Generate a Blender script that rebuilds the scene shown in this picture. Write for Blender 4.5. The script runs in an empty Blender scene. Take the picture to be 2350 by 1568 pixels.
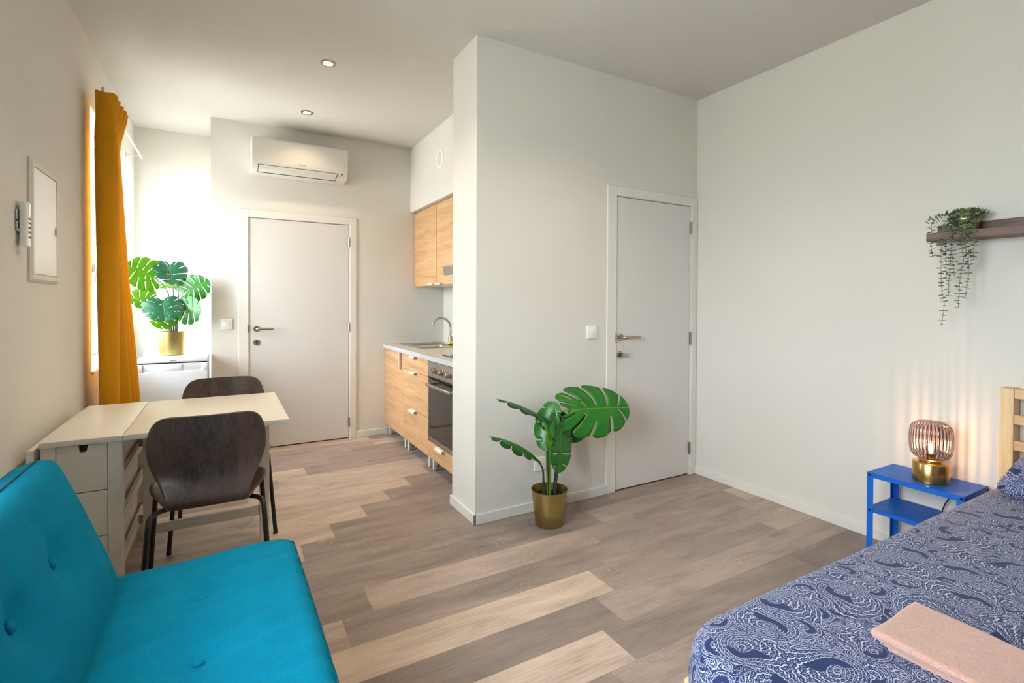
import bpy, bmesh, math, random
from mathutils import Vector, Matrix, noise
random.seed(7)
PI = math.pi
SC = bpy.context.scene
COL = SC.collection

# ------------------------------------------------------------------ helpers: objects
def link(o, parent=None):
    COL.objects.link(o)
    if parent is not None:
        o.parent = parent
    return o

def thing(name, label, cat, loc=(0, 0, 0), rotz=0.0, group=None):
    o = bpy.data.objects.new(name, None)
    o.empty_display_size = 0.1
    COL.objects.link(o)
    o.location = loc
    o.rotation_euler = (0, 0, rotz)
    tag(o, label, cat, group)
    return o

def tag(o, label=None, cat=None, group=None):
    if label: o['label'] = label
    if cat: o['category'] = cat
    if group: o['group'] = group
    return o

def struct(o):
    o['kind'] = 'structure'
    return o

class MB:
    """mesh builder: collects shapes, then makes ONE object"""
    def __init__(s, origin=(0, 0, 0)):
        s.bm = bmesh.new()
        s.o = Vector(origin)
        s.uv = None
    def _add(s, bm2):
        me = bpy.data.meshes.new('tmp')
        bm2.to_mesh(me); bm2.free()
        s.bm.from_mesh(me)
        bpy.data.meshes.remove(me)
    def box(s, x0, x1, y0, y1, z0, z1, bev=0.0, seg=2):
        b = bmesh.new()
        bmesh.ops.create_cube(b, size=1.0)
        for v in b.verts:
            v.co = Vector(((x0 + x1) / 2 + v.co.x * (x1 - x0), (y0 + y1) / 2 + v.co.y * (y1 - y0), (z0 + z1) / 2 + v.co.z * (z1 - z0)))
        if bev > 0:
            bmesh.ops.bevel(b, geom=list(b.edges), offset=bev, segments=seg, affect='EDGES', profile=0.5)
        s._add(b); return s
    def xbox(s, M, sx, sy, sz, bev=0.0, seg=2):
        b = bmesh.new()
        bmesh.ops.create_cube(b, size=1.0)
        for v in b.verts:
            v.co = Vector((v.co.x * sx, v.co.y * sy, v.co.z * sz))
        if bev > 0:
            bmesh.ops.bevel(b, geom=list(b.edges), offset=bev, segments=seg, affect='EDGES', profile=0.5)
        bmesh.ops.transform(b, matrix=M, verts=b.verts)
        s._add(b); return s
    def tube(s, pts, r, n=12, cap=True, rads=None):
        pts = [Vector(p) for p in pts]
        b = bmesh.new(); rings = []
        T0 = None; up = None
        for i, p in enumerate(pts):
            if i == 0: t = pts[1] - pts[0]
            elif i == len(pts) - 1: t = pts[-1] - pts[-2]
            else: t = (pts[i + 1] - pts[i]).normalized() + (pts[i] - pts[i - 1]).normalized()
            t.normalize()
            if up is None:
                up = Vector((0, 0, 1)) if abs(t.z) < 0.9 else Vector((1, 0, 0))
                up = (up - t * up.dot(t)).normalized()
            else:
                up = (up - t * up.dot(t))
                if up.length < 1e-6: up = Vector((0, 1, 0))
                up.normalize()
            w = t.cross(up)
            rr = rads[i] if rads else r
            rings.append([b.verts.new(p + (up * math.cos(2 * PI * k / n) + w * math.sin(2 * PI * k / n)) * rr) for k in range(n)])
        for a, c in zip(rings, rings[1:]):
            for k in range(n):
                b.faces.new((a[k], a[(k + 1) % n], c[(k + 1) % n], c[k]))
        if cap:
            b.faces.new(list(reversed(rings[0]))); b.faces.new(rings[-1])
        bmesh.ops.recalc_face_normals(b, faces=b.faces)
        s._add(b); return s
    def lathe(s, prof, c=(0, 0, 0), n=48, M=None, ripple=0.0, nr=0, closed=False):
        b = bmesh.new(); rings = []
        for (r, z) in prof:
            if r < 1e-6:
                rings.append([b.verts.new((0, 0, z))]); continue
            rings.append([b.verts.new(((r * (1 + ripple * math.cos(nr * 2 * PI * k / n))) * math.cos(2 * PI * k / n), (r * (1 + ripple * math.cos(nr * 2 * PI * k / n))) * math.sin(2 * PI * k / n), z)) for k in range(n)])
        pairs = list(zip(rings, rings[1:]))
        if closed: pairs.append((rings[-1], rings[0]))
        for a, d in pairs:
            for k in range(n):
                k2 = (k + 1) % n
                if len(a) == 1 and len(d) == 1: continue
                if len(a) == 1: b.faces.new((a[0], d[k2], d[k]))
                elif len(d) == 1: b.faces.new((a[k], a[k2], d[0]))
                else: b.faces.new((a[k], a[k2], d[k2], d[k]))
        bmesh.ops.recalc_face_normals(b, faces=b.faces)
        if M is not None: bmesh.ops.transform(b, matrix=M, verts=b.verts)
        bmesh.ops.translate(b, vec=Vector(c), verts=b.verts)
        s._add(b); return s
    def cyl(s, p0, p1, r, n=24, r2=None):
        p0 = Vector(p0); p1 = Vector(p1)
        return s.tube([p0, p1], r, n, True, [r, r if r2 is None else r2])
    def ball(s, c, rx, ry, rz, u=20, v=12, M=None):
        b = bmesh.new()
        bmesh.ops.create_uvsphere(b, u_segments=u, v_segments=v, radius=1.0)
        for q in b.verts: q.co = Vector((q.co.x * rx, q.co.y * ry, q.co.z * rz))
        if M is not None: bmesh.ops.transform(b, matrix=M, verts=b.verts)
        bmesh.ops.translate(b, vec=Vector(c), verts=b.verts)
        s._add(b); return s
    def prism(s, prof, x0, x1, axis='x'):
        """closed 2D profile extruded along an axis; prof in the other two axes (cyclic order)"""
        b = bmesh.new()
        def P(a, p, q):
            return (a, p, q) if axis == 'x' else ((p, a, q) if axis == 'y' else (p, q, a))
        A = [b.verts.new(P(x0, *p)) for p in prof]; B = [b.verts.new(P(x1, *p)) for p in prof]
        n = len(prof)
        for k in range(n): b.faces.new((A[k], A[(k + 1) % n], B[(k + 1) % n], B[k]))
        b.faces.new(A); b.faces.new(list(reversed(B)))
        bmesh.ops.recalc_face_normals(b, faces=b.faces)
        s._add(b); return s
    def grid(s, P, uvs=None):
        """P[i][j] vectors"""
        b = s.bm
        V = [[b.verts.new(p) for p in row] for row in P]
        lay = None
        if uvs is not None:
            lay = b.loops.layers.uv.get('UVMap') or b.loops.layers.uv.new('UVMap')
        for i in range(len(V) - 1):
            for j in range(len(V[0]) - 1):
                f = b.faces.new((V[i][j], V[i + 1][j], V[i + 1][j + 1], V[i][j + 1]))
                if lay is not None:
                    for l, (a, c) in zip(f.loops, ((i, j), (i + 1, j), (i + 1, j + 1), (i, j + 1))):
                        l[lay].uv = uvs[a][c]
        return V
    def build(s, name, mat, parent=None, smooth=None, solid=0.0, sub=0):
        if s.o.length > 0:
            bmesh.ops.translate(s.bm, vec=-s.o, verts=s.bm.verts)
        me = bpy.data.meshes.new(name)
        s.bm.to_mesh(me); s.bm.free()
        o = bpy.data.objects.new(name, me)
        me.materials.append(mat)
        if smooth is not None:
            for p in me.polygons: p.use_smooth = True
            if smooth < 179:
                try: me.set_sharp_from_angle(angle=math.radians(smooth))
                except Exception: pass
        if solid:
            m = o.modifiers.new('solid', 'SOLIDIFY'); m.thickness = abs(solid); m.offset = 0.0 if solid > 0 else -1.0
        if sub:
            m = o.modifiers.new('sub', 'SUBSURF'); m.levels = sub; m.render_levels = sub
        return link(o, parent)

def cr(pts, n):
    """catmull-rom through points -> n samples per segment"""
    out = []
    P = [Vector(p) for p in pts]
    for i in range(len(P) - 1):
        p0 = P[max(i - 1, 0)]; p1 = P[i]; p2 = P[i + 1]; p3 = P[min(i + 2, len(P) - 1)]
        for k in range(n):
            t = k / n
            out.append(0.5 * ((2 * p1) + (p2 - p0) * t + (2 * p0 - 5 * p1 + 4 * p2 - p3) * t * t + (3 * p1 - p0 - 3 * p2 + p3) * t ** 3))
    out.append(P[-1])
    return out

def lerp(a, b, t): return a + (b - a) * t
def interp(tab, x):
    if x <= tab[0][0]: return tab[0][1]
    for (a, fa), (b, fb) in zip(tab, tab[1:]):
        if x <= b: return lerp(fa, fb, (x - a) / (b - a))
    return tab[-1][1]
def sm(a, b, x):
    t = min(1, max(0, (x - a) / (b - a))); return t * t * (3 - 2 * t)

# ------------------------------------------------------------------ helpers: materials
def S(r, g, b):
    f = lambda c: (c / 255 / 12.92) if c / 255 <= 0.04045 else ((c / 255 + 0.055) / 1.055) ** 2.4
    return (f(r), f(g), f(b), 1.0)

class NT:
    def __init__(s, name):
        s.m = bpy.data.materials.new(name); s.m.use_nodes = True
        s.t = s.m.node_tree; s.N = s.t.nodes; s.L = s.t.links
        s.b = s.N['Principled BSDF']; s.out = s.N['Material Output']
    def n(s, typ, **kw):
        x = s.N.new(typ)
        for k, v in kw.items(): setattr(x, k, v)
        return x
    def val(s, x, sock):
        if x is None: return
        if isinstance(x, bpy.types.NodeSocket): s.L.new(x, sock)
        else: sock.default_value = x
    def math(s, op, a, b=None, c=None, clamp=False):
        x = s.n('ShaderNodeMath', operation=op); x.use_clamp = clamp
        s.val(a, x.inputs[0]); s.val(b, x.inputs[1]); s.val(c, x.inputs[2])
        return x.outputs[0]
    def vmath(s, op, a, b=None, scale=None):
        x = s.n('ShaderNodeVectorMath', operation=op)
        s.val(a, x.inputs[0]); s.val(b, x.inputs[1])
        if scale is not None: s.val(scale, x.inputs['Scale'])
        return x.outputs['Value'] if op in ('LENGTH', 'DISTANCE', 'DOT_PRODUCT') else x.outputs[0]
    def coord(s, which='Object'):
        return s.n('ShaderNodeTexCoord').outputs[which]
    def mapping(s, v, loc=(0, 0, 0), rot=(0, 0, 0), scale=(1, 1, 1)):
        x = s.n('ShaderNodeMapping'); s.L.new(v, x.inputs['Vector'])
        x.inputs['Location'].default_value = loc; x.inputs['Rotation'].default_value = rot; x.inputs['Scale'].default_value = scale
        return x.outputs[0]
    def noise(s, v, scale, detail=4, rough=0.55, dist=0.0, out='Fac'):
        x = s.n('ShaderNodeTexNoise'); s.L.new(v, x.inputs['Vector'])
        x.inputs['Scale'].default_value = scale; x.inputs['Detail'].default_value = detail
        x.inputs['Roughness'].default_value = rough; x.inputs['Distortion'].default_value = dist
        return x.outputs[out]
    def ramp(s, f, stops):
        x = s.n('ShaderNodeValToRGB'); s.L.new(f, x.inputs[0])
        e = x.color_ramp.elements
        while len(e) < len(stops): e.new(0.5)
        for q, (p, c) in zip(e, stops): q.position = p; q.color = c
        return x.outputs[0]
    def mix(s, f, a, b, mode='MIX'):
        x = s.n('ShaderNodeMix', data_type='RGBA', blend_type=mode)
        s.val(f, x.inputs[0]); s.val(a, x.inputs[6]); s.val(b, x.inputs[7])
        return x.outputs[2]
    def bump(s, h, strength=0.2, dist=0.01):
        x = s.n('ShaderNodeBump'); x.inputs['Strength'].default_value = strength; x.inputs['Distance'].default_value = dist
        s.L.new(h, x.inputs['Height']); s.L.new(x.outputs[0], s.b.inputs['Normal'])
    def set(s, **kw):
        for k, v in kw.items():
            s.val(v, s.b.inputs[k.replace('_', ' ')])
        return s.m

def plain(name, col, rough=0.5, metal=0.0, var=0.04, scale=6.0, bump=0.0, bscale=60, spec=0.5, sheen=0.0, coat=0.0, det=2):
    t = NT(name)
    f = t.noise(t.coord(), scale, det)
    lo = tuple(c * (1 - var) for c in col[:3]) + (1,); hi = tuple(min(1, c * (1 + var)) for c in col[:3]) + (1,)
    c = t.ramp(f, [(0.3, lo), (0.7, hi)])
    t.set(Base_Color=c, Roughness=rough, Metallic=metal, Specular_IOR_Level=spec)
    if sheen: t.set(Sheen_Weight=sheen, Sheen_Roughness=0.5)
    if coat: t.set(Coat_Weight=coat, Coat_Roughness=0.1)
    if bump: t.bump(t.noise(t.coord(), bscale, 3), bump, 0.004)
    return t.m

def brushed(name, col, rough=0.35, axis=2, var=0.08):
    t = NT(name)
    sc = [80, 80, 80]; sc[axis] = 1.5
    f = t.noise(t.mapping(t.coord(), scale=tuple(sc)), 3.0, 3)
    c = t.ramp(f, [(0.3, tuple(x * (1 - var) for x in col[:3]) + (1,)), (0.7, tuple(min(1, x * (1 + var)) for x in col[:3]) + (1,))])
    t.set(Base_Color=c, Metallic=1.0, Roughness=rough)
    return t.m

def wood(name, dark, light, axis=0, rough=0.45, gs=1.0, bump=0.05, spec=0.5, wb=0.65, dist=0.8, fs=70):
    """grain runs along the given axis"""
    t = NT(name)
    sc = [9 * gs, 9 * gs, 9 * gs]; sc[axis] = 0.7 * gs
    co = t.coord()
    big = t.noise(t.mapping(co, scale=tuple(sc)), 1.6, 5, 0.6, dist)
    sf = [fs * gs] * 3; sf[axis] = 2.2 * gs
    fine = t.noise(t.mapping(co, scale=tuple(sf)), 2.0, 4, 0.65)
    f = t.math('ADD', t.math('MULTIPLY', big, wb), t.math('MULTIPLY', fine, 1 - wb))
    c = t.ramp(f, [(0.36, dark), (0.5, tuple(lerp(a, b, .55) for a, b in zip(dark, light))), (0.66, light)])
    t.set(Base_Color=c, Roughness=rough, Specular_IOR_Level=spec)
    t.bump(fine, bump, 0.003)
    return t.m

M = {}
M['wall'] = plain('wall_paint', S(224, 220, 213), 0.85, var=0.012, scale=2, spec=0.2, det=1)
M['ceiling'] = plain('ceiling_paint', S(216, 212, 205), 0.9, var=0.01, scale=2, spec=0.15, det=1)
M['white'] = plain('white_lacquer', S(226, 224, 220), 0.38, var=0.008, scale=3)
M['door'] = plain('door_lacquer', S(220, 217, 214), 0.42, var=0.008, scale=2)
M['trim'] = plain('trim_paint', S(228, 226, 220), 0.45, var=0.01)
M['plastic'] = plain('white_plastic', S(243, 242, 238), 0.35, var=0.006)
M['greyplastic'] = plain('grey_plastic', S(205, 207, 208), 0.4, var=0.01)
M['black'] = plain('black_plastic', S(22, 22, 23), 0.45, var=0.1)
M['blackmetal'] = plain('black_powder_coat', S(30, 30, 31), 0.42, var=0.08, scale=30)
M['dark'] = plain('shadow_gap', S(28, 26, 24), 0.9, var=0.05)
M['steel'] = brushed('brushed_steel', S(190, 184, 174), 0.32, 0)
M['steelv'] = brushed('satin_nickel', S(178, 168, 155), 0.3, 2)
M['ovensteel'] = brushed('oven_steel', S(172, 166, 158), 0.36, 1)
M['gold'] = brushed('gold_metal', S(178, 160, 102), 0.36, 2, 0.03)
M['brass'] = brushed('brushed_brass', S(200, 164, 100), 0.24, 2, 0.08)
M['cream'] = plain('cream_lacquer', S(228, 222, 212), 0.4, var=0.012, scale=4, bump=0.02, bscale=120)
M['oak'] = wood('oak_laminate', S(190, 142, 98), S(228, 186, 140), 1, 0.45, 1.1, 0.03)
M['pine'] = wood('pine_wood', S(214, 170, 118), S(238, 205, 158), 2, 0.5, 1.0, 0.04)
M['pinex'] = wood('pine_rail', S(206, 158, 112), S(232, 194, 148), 1, 0.5, 1.0, 0.04)
M['darkwood'] = wood('dark_stained_veneer', S(46, 37, 35), S(104, 84, 78), 2, 0.34, 1.0, 0.04, 0.5, 0.5, 0.15, 90)
M['shelfwood'] = wood('walnut_shelf', S(74, 54, 50), S(134, 103, 92), 1, 0.5, 1.6, 0.06)
M['blue'] = plain('blue_powder_coat', S(0, 98, 200), 0.45, var=0.02, scale=8)
M['soil'] = plain('black_soil', S(18, 17, 18), 0.95, var=0.3, scale=60, bump=0.6, bscale=90)
M['stem'] = plain('dark_green_stem', S(52, 66, 40), 0.5, var=0.15, scale=30)
M['stemlight'] = plain('green_stem', S(96, 132, 48), 0.5, var=0.15, scale=30)
M['blackglass'] = plain('oven_glass', S(44, 42, 43), 0.05, var=0.02, spec=0.9)
M['hobglass'] = plain('hob_glass', S(14, 14, 15), 0.06, var=0.02)
M['yellow'] = plain('yellow_sponge', S(250, 205, 50), 0.9, var=0.08, scale=60, bump=0.4, bscale=120)
M['scour'] = plain('pale_scourer', S(206, 206, 212), 0.95, var=0.2, scale=80)
M['worktop'] = plain('worktop_laminate', S(196, 184, 172), 0.35, var=0.03, scale=12)
M['worktopedge'] = plain('worktop_edge', S(192, 194, 200), 0.4, var=0.03, scale=30)
M['greytext'] = plain('grey_lettering', S(120, 116, 112), 0.5)
M['redtext'] = plain('dark_red_lettering', S(120, 44, 56), 0.5)
M['fridge'] = plain('fridge_enamel', S(236, 240, 243), 0.3, var=0.006, scale=4)
M['fridgedoor'] = plain('fridge_door_enamel', S(226, 231, 238), 0.35, var=0.008, scale=4)
M['green'] = plain('green_key', S(60, 150, 90), 0.5)
M['red'] = plain('red_key', S(190, 110, 90), 0.5)
M['panelframe'] = plain('panel_frame_plastic', S(222, 218, 206), 0.5, var=0.01)
M['aircon'] = plain('matt_white_casing', S(212, 208, 202), 0.6, var=0.006, spec=0.3)
M['screen'] = plain('remote_screen', S(222, 226, 222), 0.2, var=0.01)

def glass_mix(name, col, gloss_rough=0.03, fac=0.06, stripes=0, strip_dark=None):
    t = NT(name)
    t.N.remove(t.b)
    tr = t.n('ShaderNodeBsdfTransparent'); gl = t.n('ShaderNodeBsdfGlossy'); mx = t.n('ShaderNodeMixShader')
    fr = t.n('ShaderNodeLayerWeight'); fr.inputs['Blend'].default_value = 0.25
    gl.inputs['Roughness'].default_value = gloss_rough
    gl.inputs['Color'].default_value = (0.9, 0.9, 0.9, 1)
    if stripes:
        co = t.n('ShaderNodeSeparateXYZ'); t.L.new(t.coord(), co.inputs[0])
        ang = t.math('ARCTAN2', co.outputs[1], co.outputs[0])
        w = t.math('ADD', t.math('MULTIPLY', t.math('COSINE', t.math('MULTIPLY', ang, float(stripes))), 0.5), 0.5)
        w = t.math('POWER', w, 1.6)
        t.L.new(t.mix(w, col, strip_dark), tr.inputs['Color'])
    else:
        tr.inputs['Color'].default_value = col
    f = t.math('ADD', t.math('MULTIPLY', fr.outputs['Fresnel'], 0.6), fac)
    t.L.new(f, mx.inputs[0]); t.L.new(tr.outputs[0], mx.inputs[1]); t.L.new(gl.outputs[0], mx.inputs[2])
    t.L.new(mx.outputs[0], t.out.inputs['Surface'])
    return t.m
M['pane'] = glass_mix('window_glass', (0.96, 0.98, 0.98, 1), 0.01, 0.0)
M['smoke'] = glass_mix('smoked_ribbed_glass', (0.97, 0.88, 0.88, 1), 0.10, 0.06, 34, (0.22, 0.16, 0.18, 1))

def emit(name, col, s):
    t = NT(name)
    t.set(Base_Color=(0, 0, 0, 1), Emission_Color=col, Emission_Strength=s)
    return t.m
M['bulb'] = emit('glowing_filament', (1.0, 0.60, 0.26, 1), 60.0)
M['spotbulb'] = emit('glowing_spot', (1.0, 0.86, 0.64, 1), 14.0)

def fabric(name, dark, light, scale=900, rough=0.9, sheen=0.25, bump=0.25, spec=0.1):
    t = NT(name)
    co = t.coord()
    a = t.noise(t.mapping(co, scale=(1, .35, 1)), scale, 2, 0.7)
    b = t.noise(t.mapping(co, scale=(.35, 1, 1)), scale, 2, 0.7)
    c = t.noise(co, 8, 3)
    f = t.math('ADD', t.math('ADD', t.math('MULTIPLY', a, 0.4), t.math('MULTIPLY', b, 0.4)), t.math('MULTIPLY', c, 0.2))
    t.set(Base_Color=t.ramp(f, [(0.28, dark), (0.72, light)]), Roughness=rough, Specular_IOR_Level=spec, Sheen_Weight=sheen, Sheen_Roughness=0.45)
    t.bump(t.math('ADD', a, b), bump, 0.001)
    return t.m
M['teal'] = fabric('teal_sofa_fabric', S(2, 110, 142), S(4, 150, 188), 520, sheen=0.0)
M['tealwelt'] = fabric('teal_welt', S(0, 74, 96), S(0, 98, 122), 520, sheen=0.05)
M['mustard'] = fabric('mustard_curtain', S(222, 154, 22), S(240, 176, 42), 700, 0.8, 0.15, 0.1)
def add_translucent(m, col, f):
    t = m.node_tree; b = t.nodes['Principled BSDF']; o = t.nodes['Material Output']
    tl = t.nodes.new('ShaderNodeBsdfTranslucent'); tl.inputs['Color'].default_value = col
    mx = t.nodes.new('ShaderNodeMixShader'); mx.inputs[0].default_value = f
    t.links.new(b.outputs[0], mx.inputs[1]); t.links.new(tl.outputs[0], mx.inputs[2]); t.links.new(mx.outputs[0], o.inputs['Surface'])
add_translucent(M['mustard'], S(236, 188, 60), 0.22)
M['towel'] = fabric('pink_terry', S(178, 134, 120), S(216, 176, 162), 300, 0.95, 0.5, 0.9)

def leafmat(name, base, vein, rough=0.30):
    t = NT(name)
    uv = t.coord('UV')
    sp = t.n('ShaderNodeSeparateXYZ'); t.L.new(uv, sp.inputs[0])
    av = t.math('ABSOLUTE', t.math('SUBTRACT', sp.outputs[1], 0.5))
    mid = t.math('LESS_THAN', av, 0.008)
    ven = t.math('PINGPONG', t.math('SUBTRACT', t.math('MULTIPLY', sp.outputs[0], 9.0), t.math('MULTIPLY', av, 5.0)), 0.5)
    ven = t.math('LESS_THAN', ven, 0.035)
    k = t.math('MAXIMUM', t.math('MULTIPLY', mid, 0.6), t.math('MULTIPLY', ven, 0.16))
    nz = t.noise(t.coord(), 14, 3)
    b = t.ramp(nz, [(0.3, tuple(x * 0.8 for x in base[:3]) + (1,)), (0.7, tuple(min(1, x * 1.2) for x in base[:3]) + (1,))])
    t.set(Base_Color=t.mix(k, b, vein), Roughness=rough, Specular_IOR_Level=0.5)
    t.bump(ven, -0.15, 0.002)
    # thin leaf: some light passes through
    tl = t.n('ShaderNodeBsdfTranslucent'); t.L.new(t.mix(0.5, b, vein), tl.inputs['Color'])
    mx = t.n('ShaderNodeMixShader'); mx.inputs[0].default_value = 0.22
    t.L.new(t.b.outputs[0], mx.inputs[1]); t.L.new(tl.outputs[0], mx.inputs[2]); t.L.new(mx.outputs[0], t.out.inputs['Surface'])
    return t.m
M['leaf_dark'] = leafmat('deep_green_leaf', S(26, 92, 42), S(96, 160, 70))
M['leaf_mid'] = leafmat('green_leaf', S(44, 122, 40), S(120, 180, 70))
M['leaf_lime'] = leafmat('lime_green_leaf', S(98, 160, 24), S(160, 205, 70))
M['leaf_teal'] = leafmat('blue_green_leaf', S(34, 96, 66), S(110, 165, 120), 0.26)
M['euc'] = leafmat('eucalyptus_leaf', S(124, 146, 122), S(150, 165, 130), 0.6)
M['euc2'] = leafmat('olive_eucalyptus_leaf', S(142, 154, 112), S(150, 165, 120), 0.6)
M['vine'] = plain('grey_green_vine', S(104, 118, 92), 0.7)

def floor_mat():
    t = NT('grey_brown_oak_planks')
    at = t.n('ShaderNodeAttribute', attribute_name='tone')
    se = t.n('ShaderNodeSeparateColor'); t.L.new(at.outputs['Color'], se.inputs[0])
    tone, rnd = se.outputs[0], se.outputs[1]
    co = t.n('ShaderNodeCombineXYZ'); t.val(t.math('MULTIPLY', rnd, 37.0), co.inputs[0]); t.val(t.math('MULTIPLY', rnd, 91.0), co.inputs[1])
    p = t.vmath('ADD', t.coord(), co.outputs[0])
    blotch = t.noise(t.mapping(p, scale=(1.5, 8, 1)), 1.5, 4, 0.6, 0.6)
    grain = t.noise(t.mapping(p, scale=(3.0, 60, 1)), 2.4, 5, 0.7, 0.3)
    fine = t.noise(t.mapping(p, scale=(14, 260, 1)), 2.0, 3, 0.6)
    cath = t.n('ShaderNodeTexWave', wave_type='BANDS', bands_direction='Y'); t.L.new(t.mapping(p, scale=(0.5, 6, 1)), cath.inputs['Vector'])
    cath.inputs['Scale'].default_value = 3.0; cath.inputs['Distortion'].default_value = 7.0; cath.inputs['Detail'].default_value = 3.0; cath.inputs['Detail Scale'].default_value = 0.8
    base = t.ramp(tone, [(0.0, S(139, 124, 118)), (0.25, S(152, 136, 129)), (0.5, S(172, 154, 145)), (0.75, S(187, 168, 155)), (1.0, S(203, 182, 166))])
    k = t.math('ADD', t.math('MULTIPLY', blotch, 0.55), t.math('ADD', t.math('MULTIPLY', grain, 0.30), t.math('ADD', t.math('MULTIPLY', fine, 0.12), t.math('MULTIPLY', cath.outputs['Fac'], 0.04))))
    c = t.mix(1.0, base, t.ramp(k, [(0.33, (0.56, 0.545, 0.545, 1)), (0.50, (0.92, 0.91, 0.905, 1)), (0.66, (1.20, 1.18, 1.15, 1))]), 'MULTIPLY')
    # saw marks: small pale cross-grain scratches in patches
    vo = t.n('ShaderNodeTexVoronoi'); t.L.new(t.mapping(p, scale=(2.6, 6.5, 1)), vo.inputs['Vector']); vo.inputs['Scale'].default_value = 1.0
    patch = t.math('LESS_THAN', vo.outputs['Distance'], 0.26)
    scr = t.noise(t.mapping(p, rot=(0, 0, .18), scale=(120, 14, 1)), 1.6, 2, 0.5)
    scr = t.math('MULTIPLY', t.math('GREATER_THAN', scr, 0.60), patch)
    c = t.mix(t.math('MULTIPLY', scr, 0.34), c, S(214, 198, 182))
    # dark knots
    vk = t.n('ShaderNodeTexVoronoi'); t.L.new(t.mapping(p, scale=(1.3, 4.0, 1)), vk.inputs['Vector']); vk.inputs['Scale'].default_value = 1.0
    kn = t.math('MULTIPLY', t.math('SUBTRACT', 1.0, t.math('MULTIPLY', vk.outputs['Distance'], 11.0), clamp=True), t.math('MULTIPLY', grain, 1.4), clamp=True)
    c = t.mix(t.math('MULTIPLY', kn, 0.7), c, S(84, 66, 56))
    # plank joints
    uv = t.n('ShaderNodeSeparateXYZ'); t.L.new(t.coord('UV'), uv.inputs[0])
    e = t.math('MINIMUM', uv.outputs[0], uv.outputs[1])
    c = t.mix(t.math('MULTIPLY', t.math('LESS_THAN', e, 0.0013), 0.45), c, S(100, 84, 74))
    t.set(Base_Color=c, Roughness=t.math('ADD', t.math('MULTIPLY', grain, 0.2), 0.34), Specular_IOR_Level=0.42)
    t.bump(t.math('ADD', t.math('MULTIPLY', grain, 0.5), scr), 0.12, 0.002)
    return t.m
M['floor'] = floor_mat()

def paisley():
    t = NT('navy_paisley_cotton')
    uv = t.coord('UV')
    wob = t.noise(uv, 5.0, 2, out='Color')
    p0 = t.vmath('ADD', uv, t.vmath('SCALE', t.vmath('SUBTRACT', wob, (0.5, 0.5, 0.5)), scale=0.035))
    dv = t.n('ShaderNodeTexVoronoi', voronoi_dimensions='2D'); t.L.new(p0, dv.inputs['Vector']); dv.inputs['Scale'].default_value = 270.0
    dots = t.math('LESS_THAN', dv.outputs['Distance'], 0.36)
    def motif(scale, seed, bend, rings, teeth, rmax, thin):
        q = t.vmath('ADD', t.vmath('SCALE', p0, scale=scale), (seed, seed * 1.7, 0.0))
        vo = t.n('ShaderNodeTexVoronoi', voronoi_dimensions='2D'); t.L.new(q, vo.inputs['Vector']); vo.inputs['Scale'].default_value = 1.0
        vo.inputs['Randomness'].default_value = 0.75
        d = t.vmath('SUBTRACT', q, vo.outputs['Position'])
        sx = t.n('ShaderNodeSeparateXYZ'); t.L.new(d, sx.inputs[0])
        cs = t.n('ShaderNodeSeparateColor'); t.L.new(vo.outputs['Color'], cs.inputs[0])
        r = t.math('SQRT', t.math('ADD', t.math('MULTIPLY', sx.outputs[0], sx.outputs[0]), t.math('MULTIPLY', sx.outputs[1], sx.outputs[1])))
        ang = t.math('ARCTAN2', sx.outputs[1], sx.outputs[0])
        a = t.math('ADD', t.math('ADD', ang, t.math('MULTIPLY', cs.outputs[0], 6.283)), t.math('MULTIPLY', r, bend))
        # teardrop: radius grows toward a tail that the bend curls over
        ca = t.math('COSINE', a)
        tail = t.math('ADD', 0.62, t.math('MULTIPLY', t.math('POWER', t.math('ADD', t.math('MULTIPLY', ca, 0.5), 0.5), 4.0), 0.75))
        R = t.math('DIVIDE', r, t.math('MULTIPLY', tail, rmax))        # 0 centre .. 1 rim
        scal = t.math('MULTIPLY', t.math('ABSOLUTE', t.math('SINE', t.math('MULTIPLY', a, teeth * 0.5))), 0.028)
        Rs = t.math('ADD', R, scal)
        w = t.math('PINGPONG', t.math('MULTIPLY', Rs, rings), 0.5)
        line = t.math('LESS_THAN', w, thin)
        inside = t.math('LESS_THAN', R, 1.0)
        bead = t.math('MULTIPLY', t.math('MULTIPLY', dots, t.math('LESS_THAN', R, 0.93)), t.math('GREATER_THAN', w, 0.28))
        moon = t.math('MULTIPLY', t.math('GREATER_THAN', R, 0.24), t.math('MULTIPLY', t.math('LESS_THAN', R, 0.58), t.math('LESS_THAN', t.math('SINE', t.math('ADD', a, 0.6)), 0.0)))
        body = t.math('MAXIMUM', line, t.math('MULTIPLY', bead, 0.62))
        return inside, body, moon, R
    i1, b1, m1, R1 = motif(5.6, 3.1, 2.4, 8.0, 26.0, 0.52, 0.11)
    i2, b2, m2, R2 = motif(10.5, 7.7, -2.8, 5.5, 18.0, 0.60, 0.12)
    i3, b3, m3, R3 = motif(25.0, 1.3, 2.4, 3.5, 10.0, 0.64, 0.17)
    swirl = t.noise(p0, 32, 1, 0.5, 1.0)
    cont = t.math('LESS_THAN', t.math('PINGPONG', t.math('MULTIPLY', swirl, 16.0), 0.5), 0.14)
    l3 = t.mix(i3, t.math('MULTIPLY', cont, 0.75), t.math('MULTIPLY', b3, 0.9))
    fillk = t.mix(m2, b2, (0.0, 0.0, 0.0, 1))
    k = t.mix(i2, l3, fillk)
    core = t.math('LESS_THAN', R1, 0.24)
    big = t.mix(m1, b1, (0.0, 0.0, 0.0, 1))
    k = t.mix(i1, k, big)
    c = t.mix(k, S(30, 48, 96), S(188, 193, 218))
    t.set(Base_Color=c, Roughness=0.75, Specular_IOR_Level=0.25, Sheen_Weight=0.1)
    return t.m
M['paisley'] = paisley()

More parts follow.
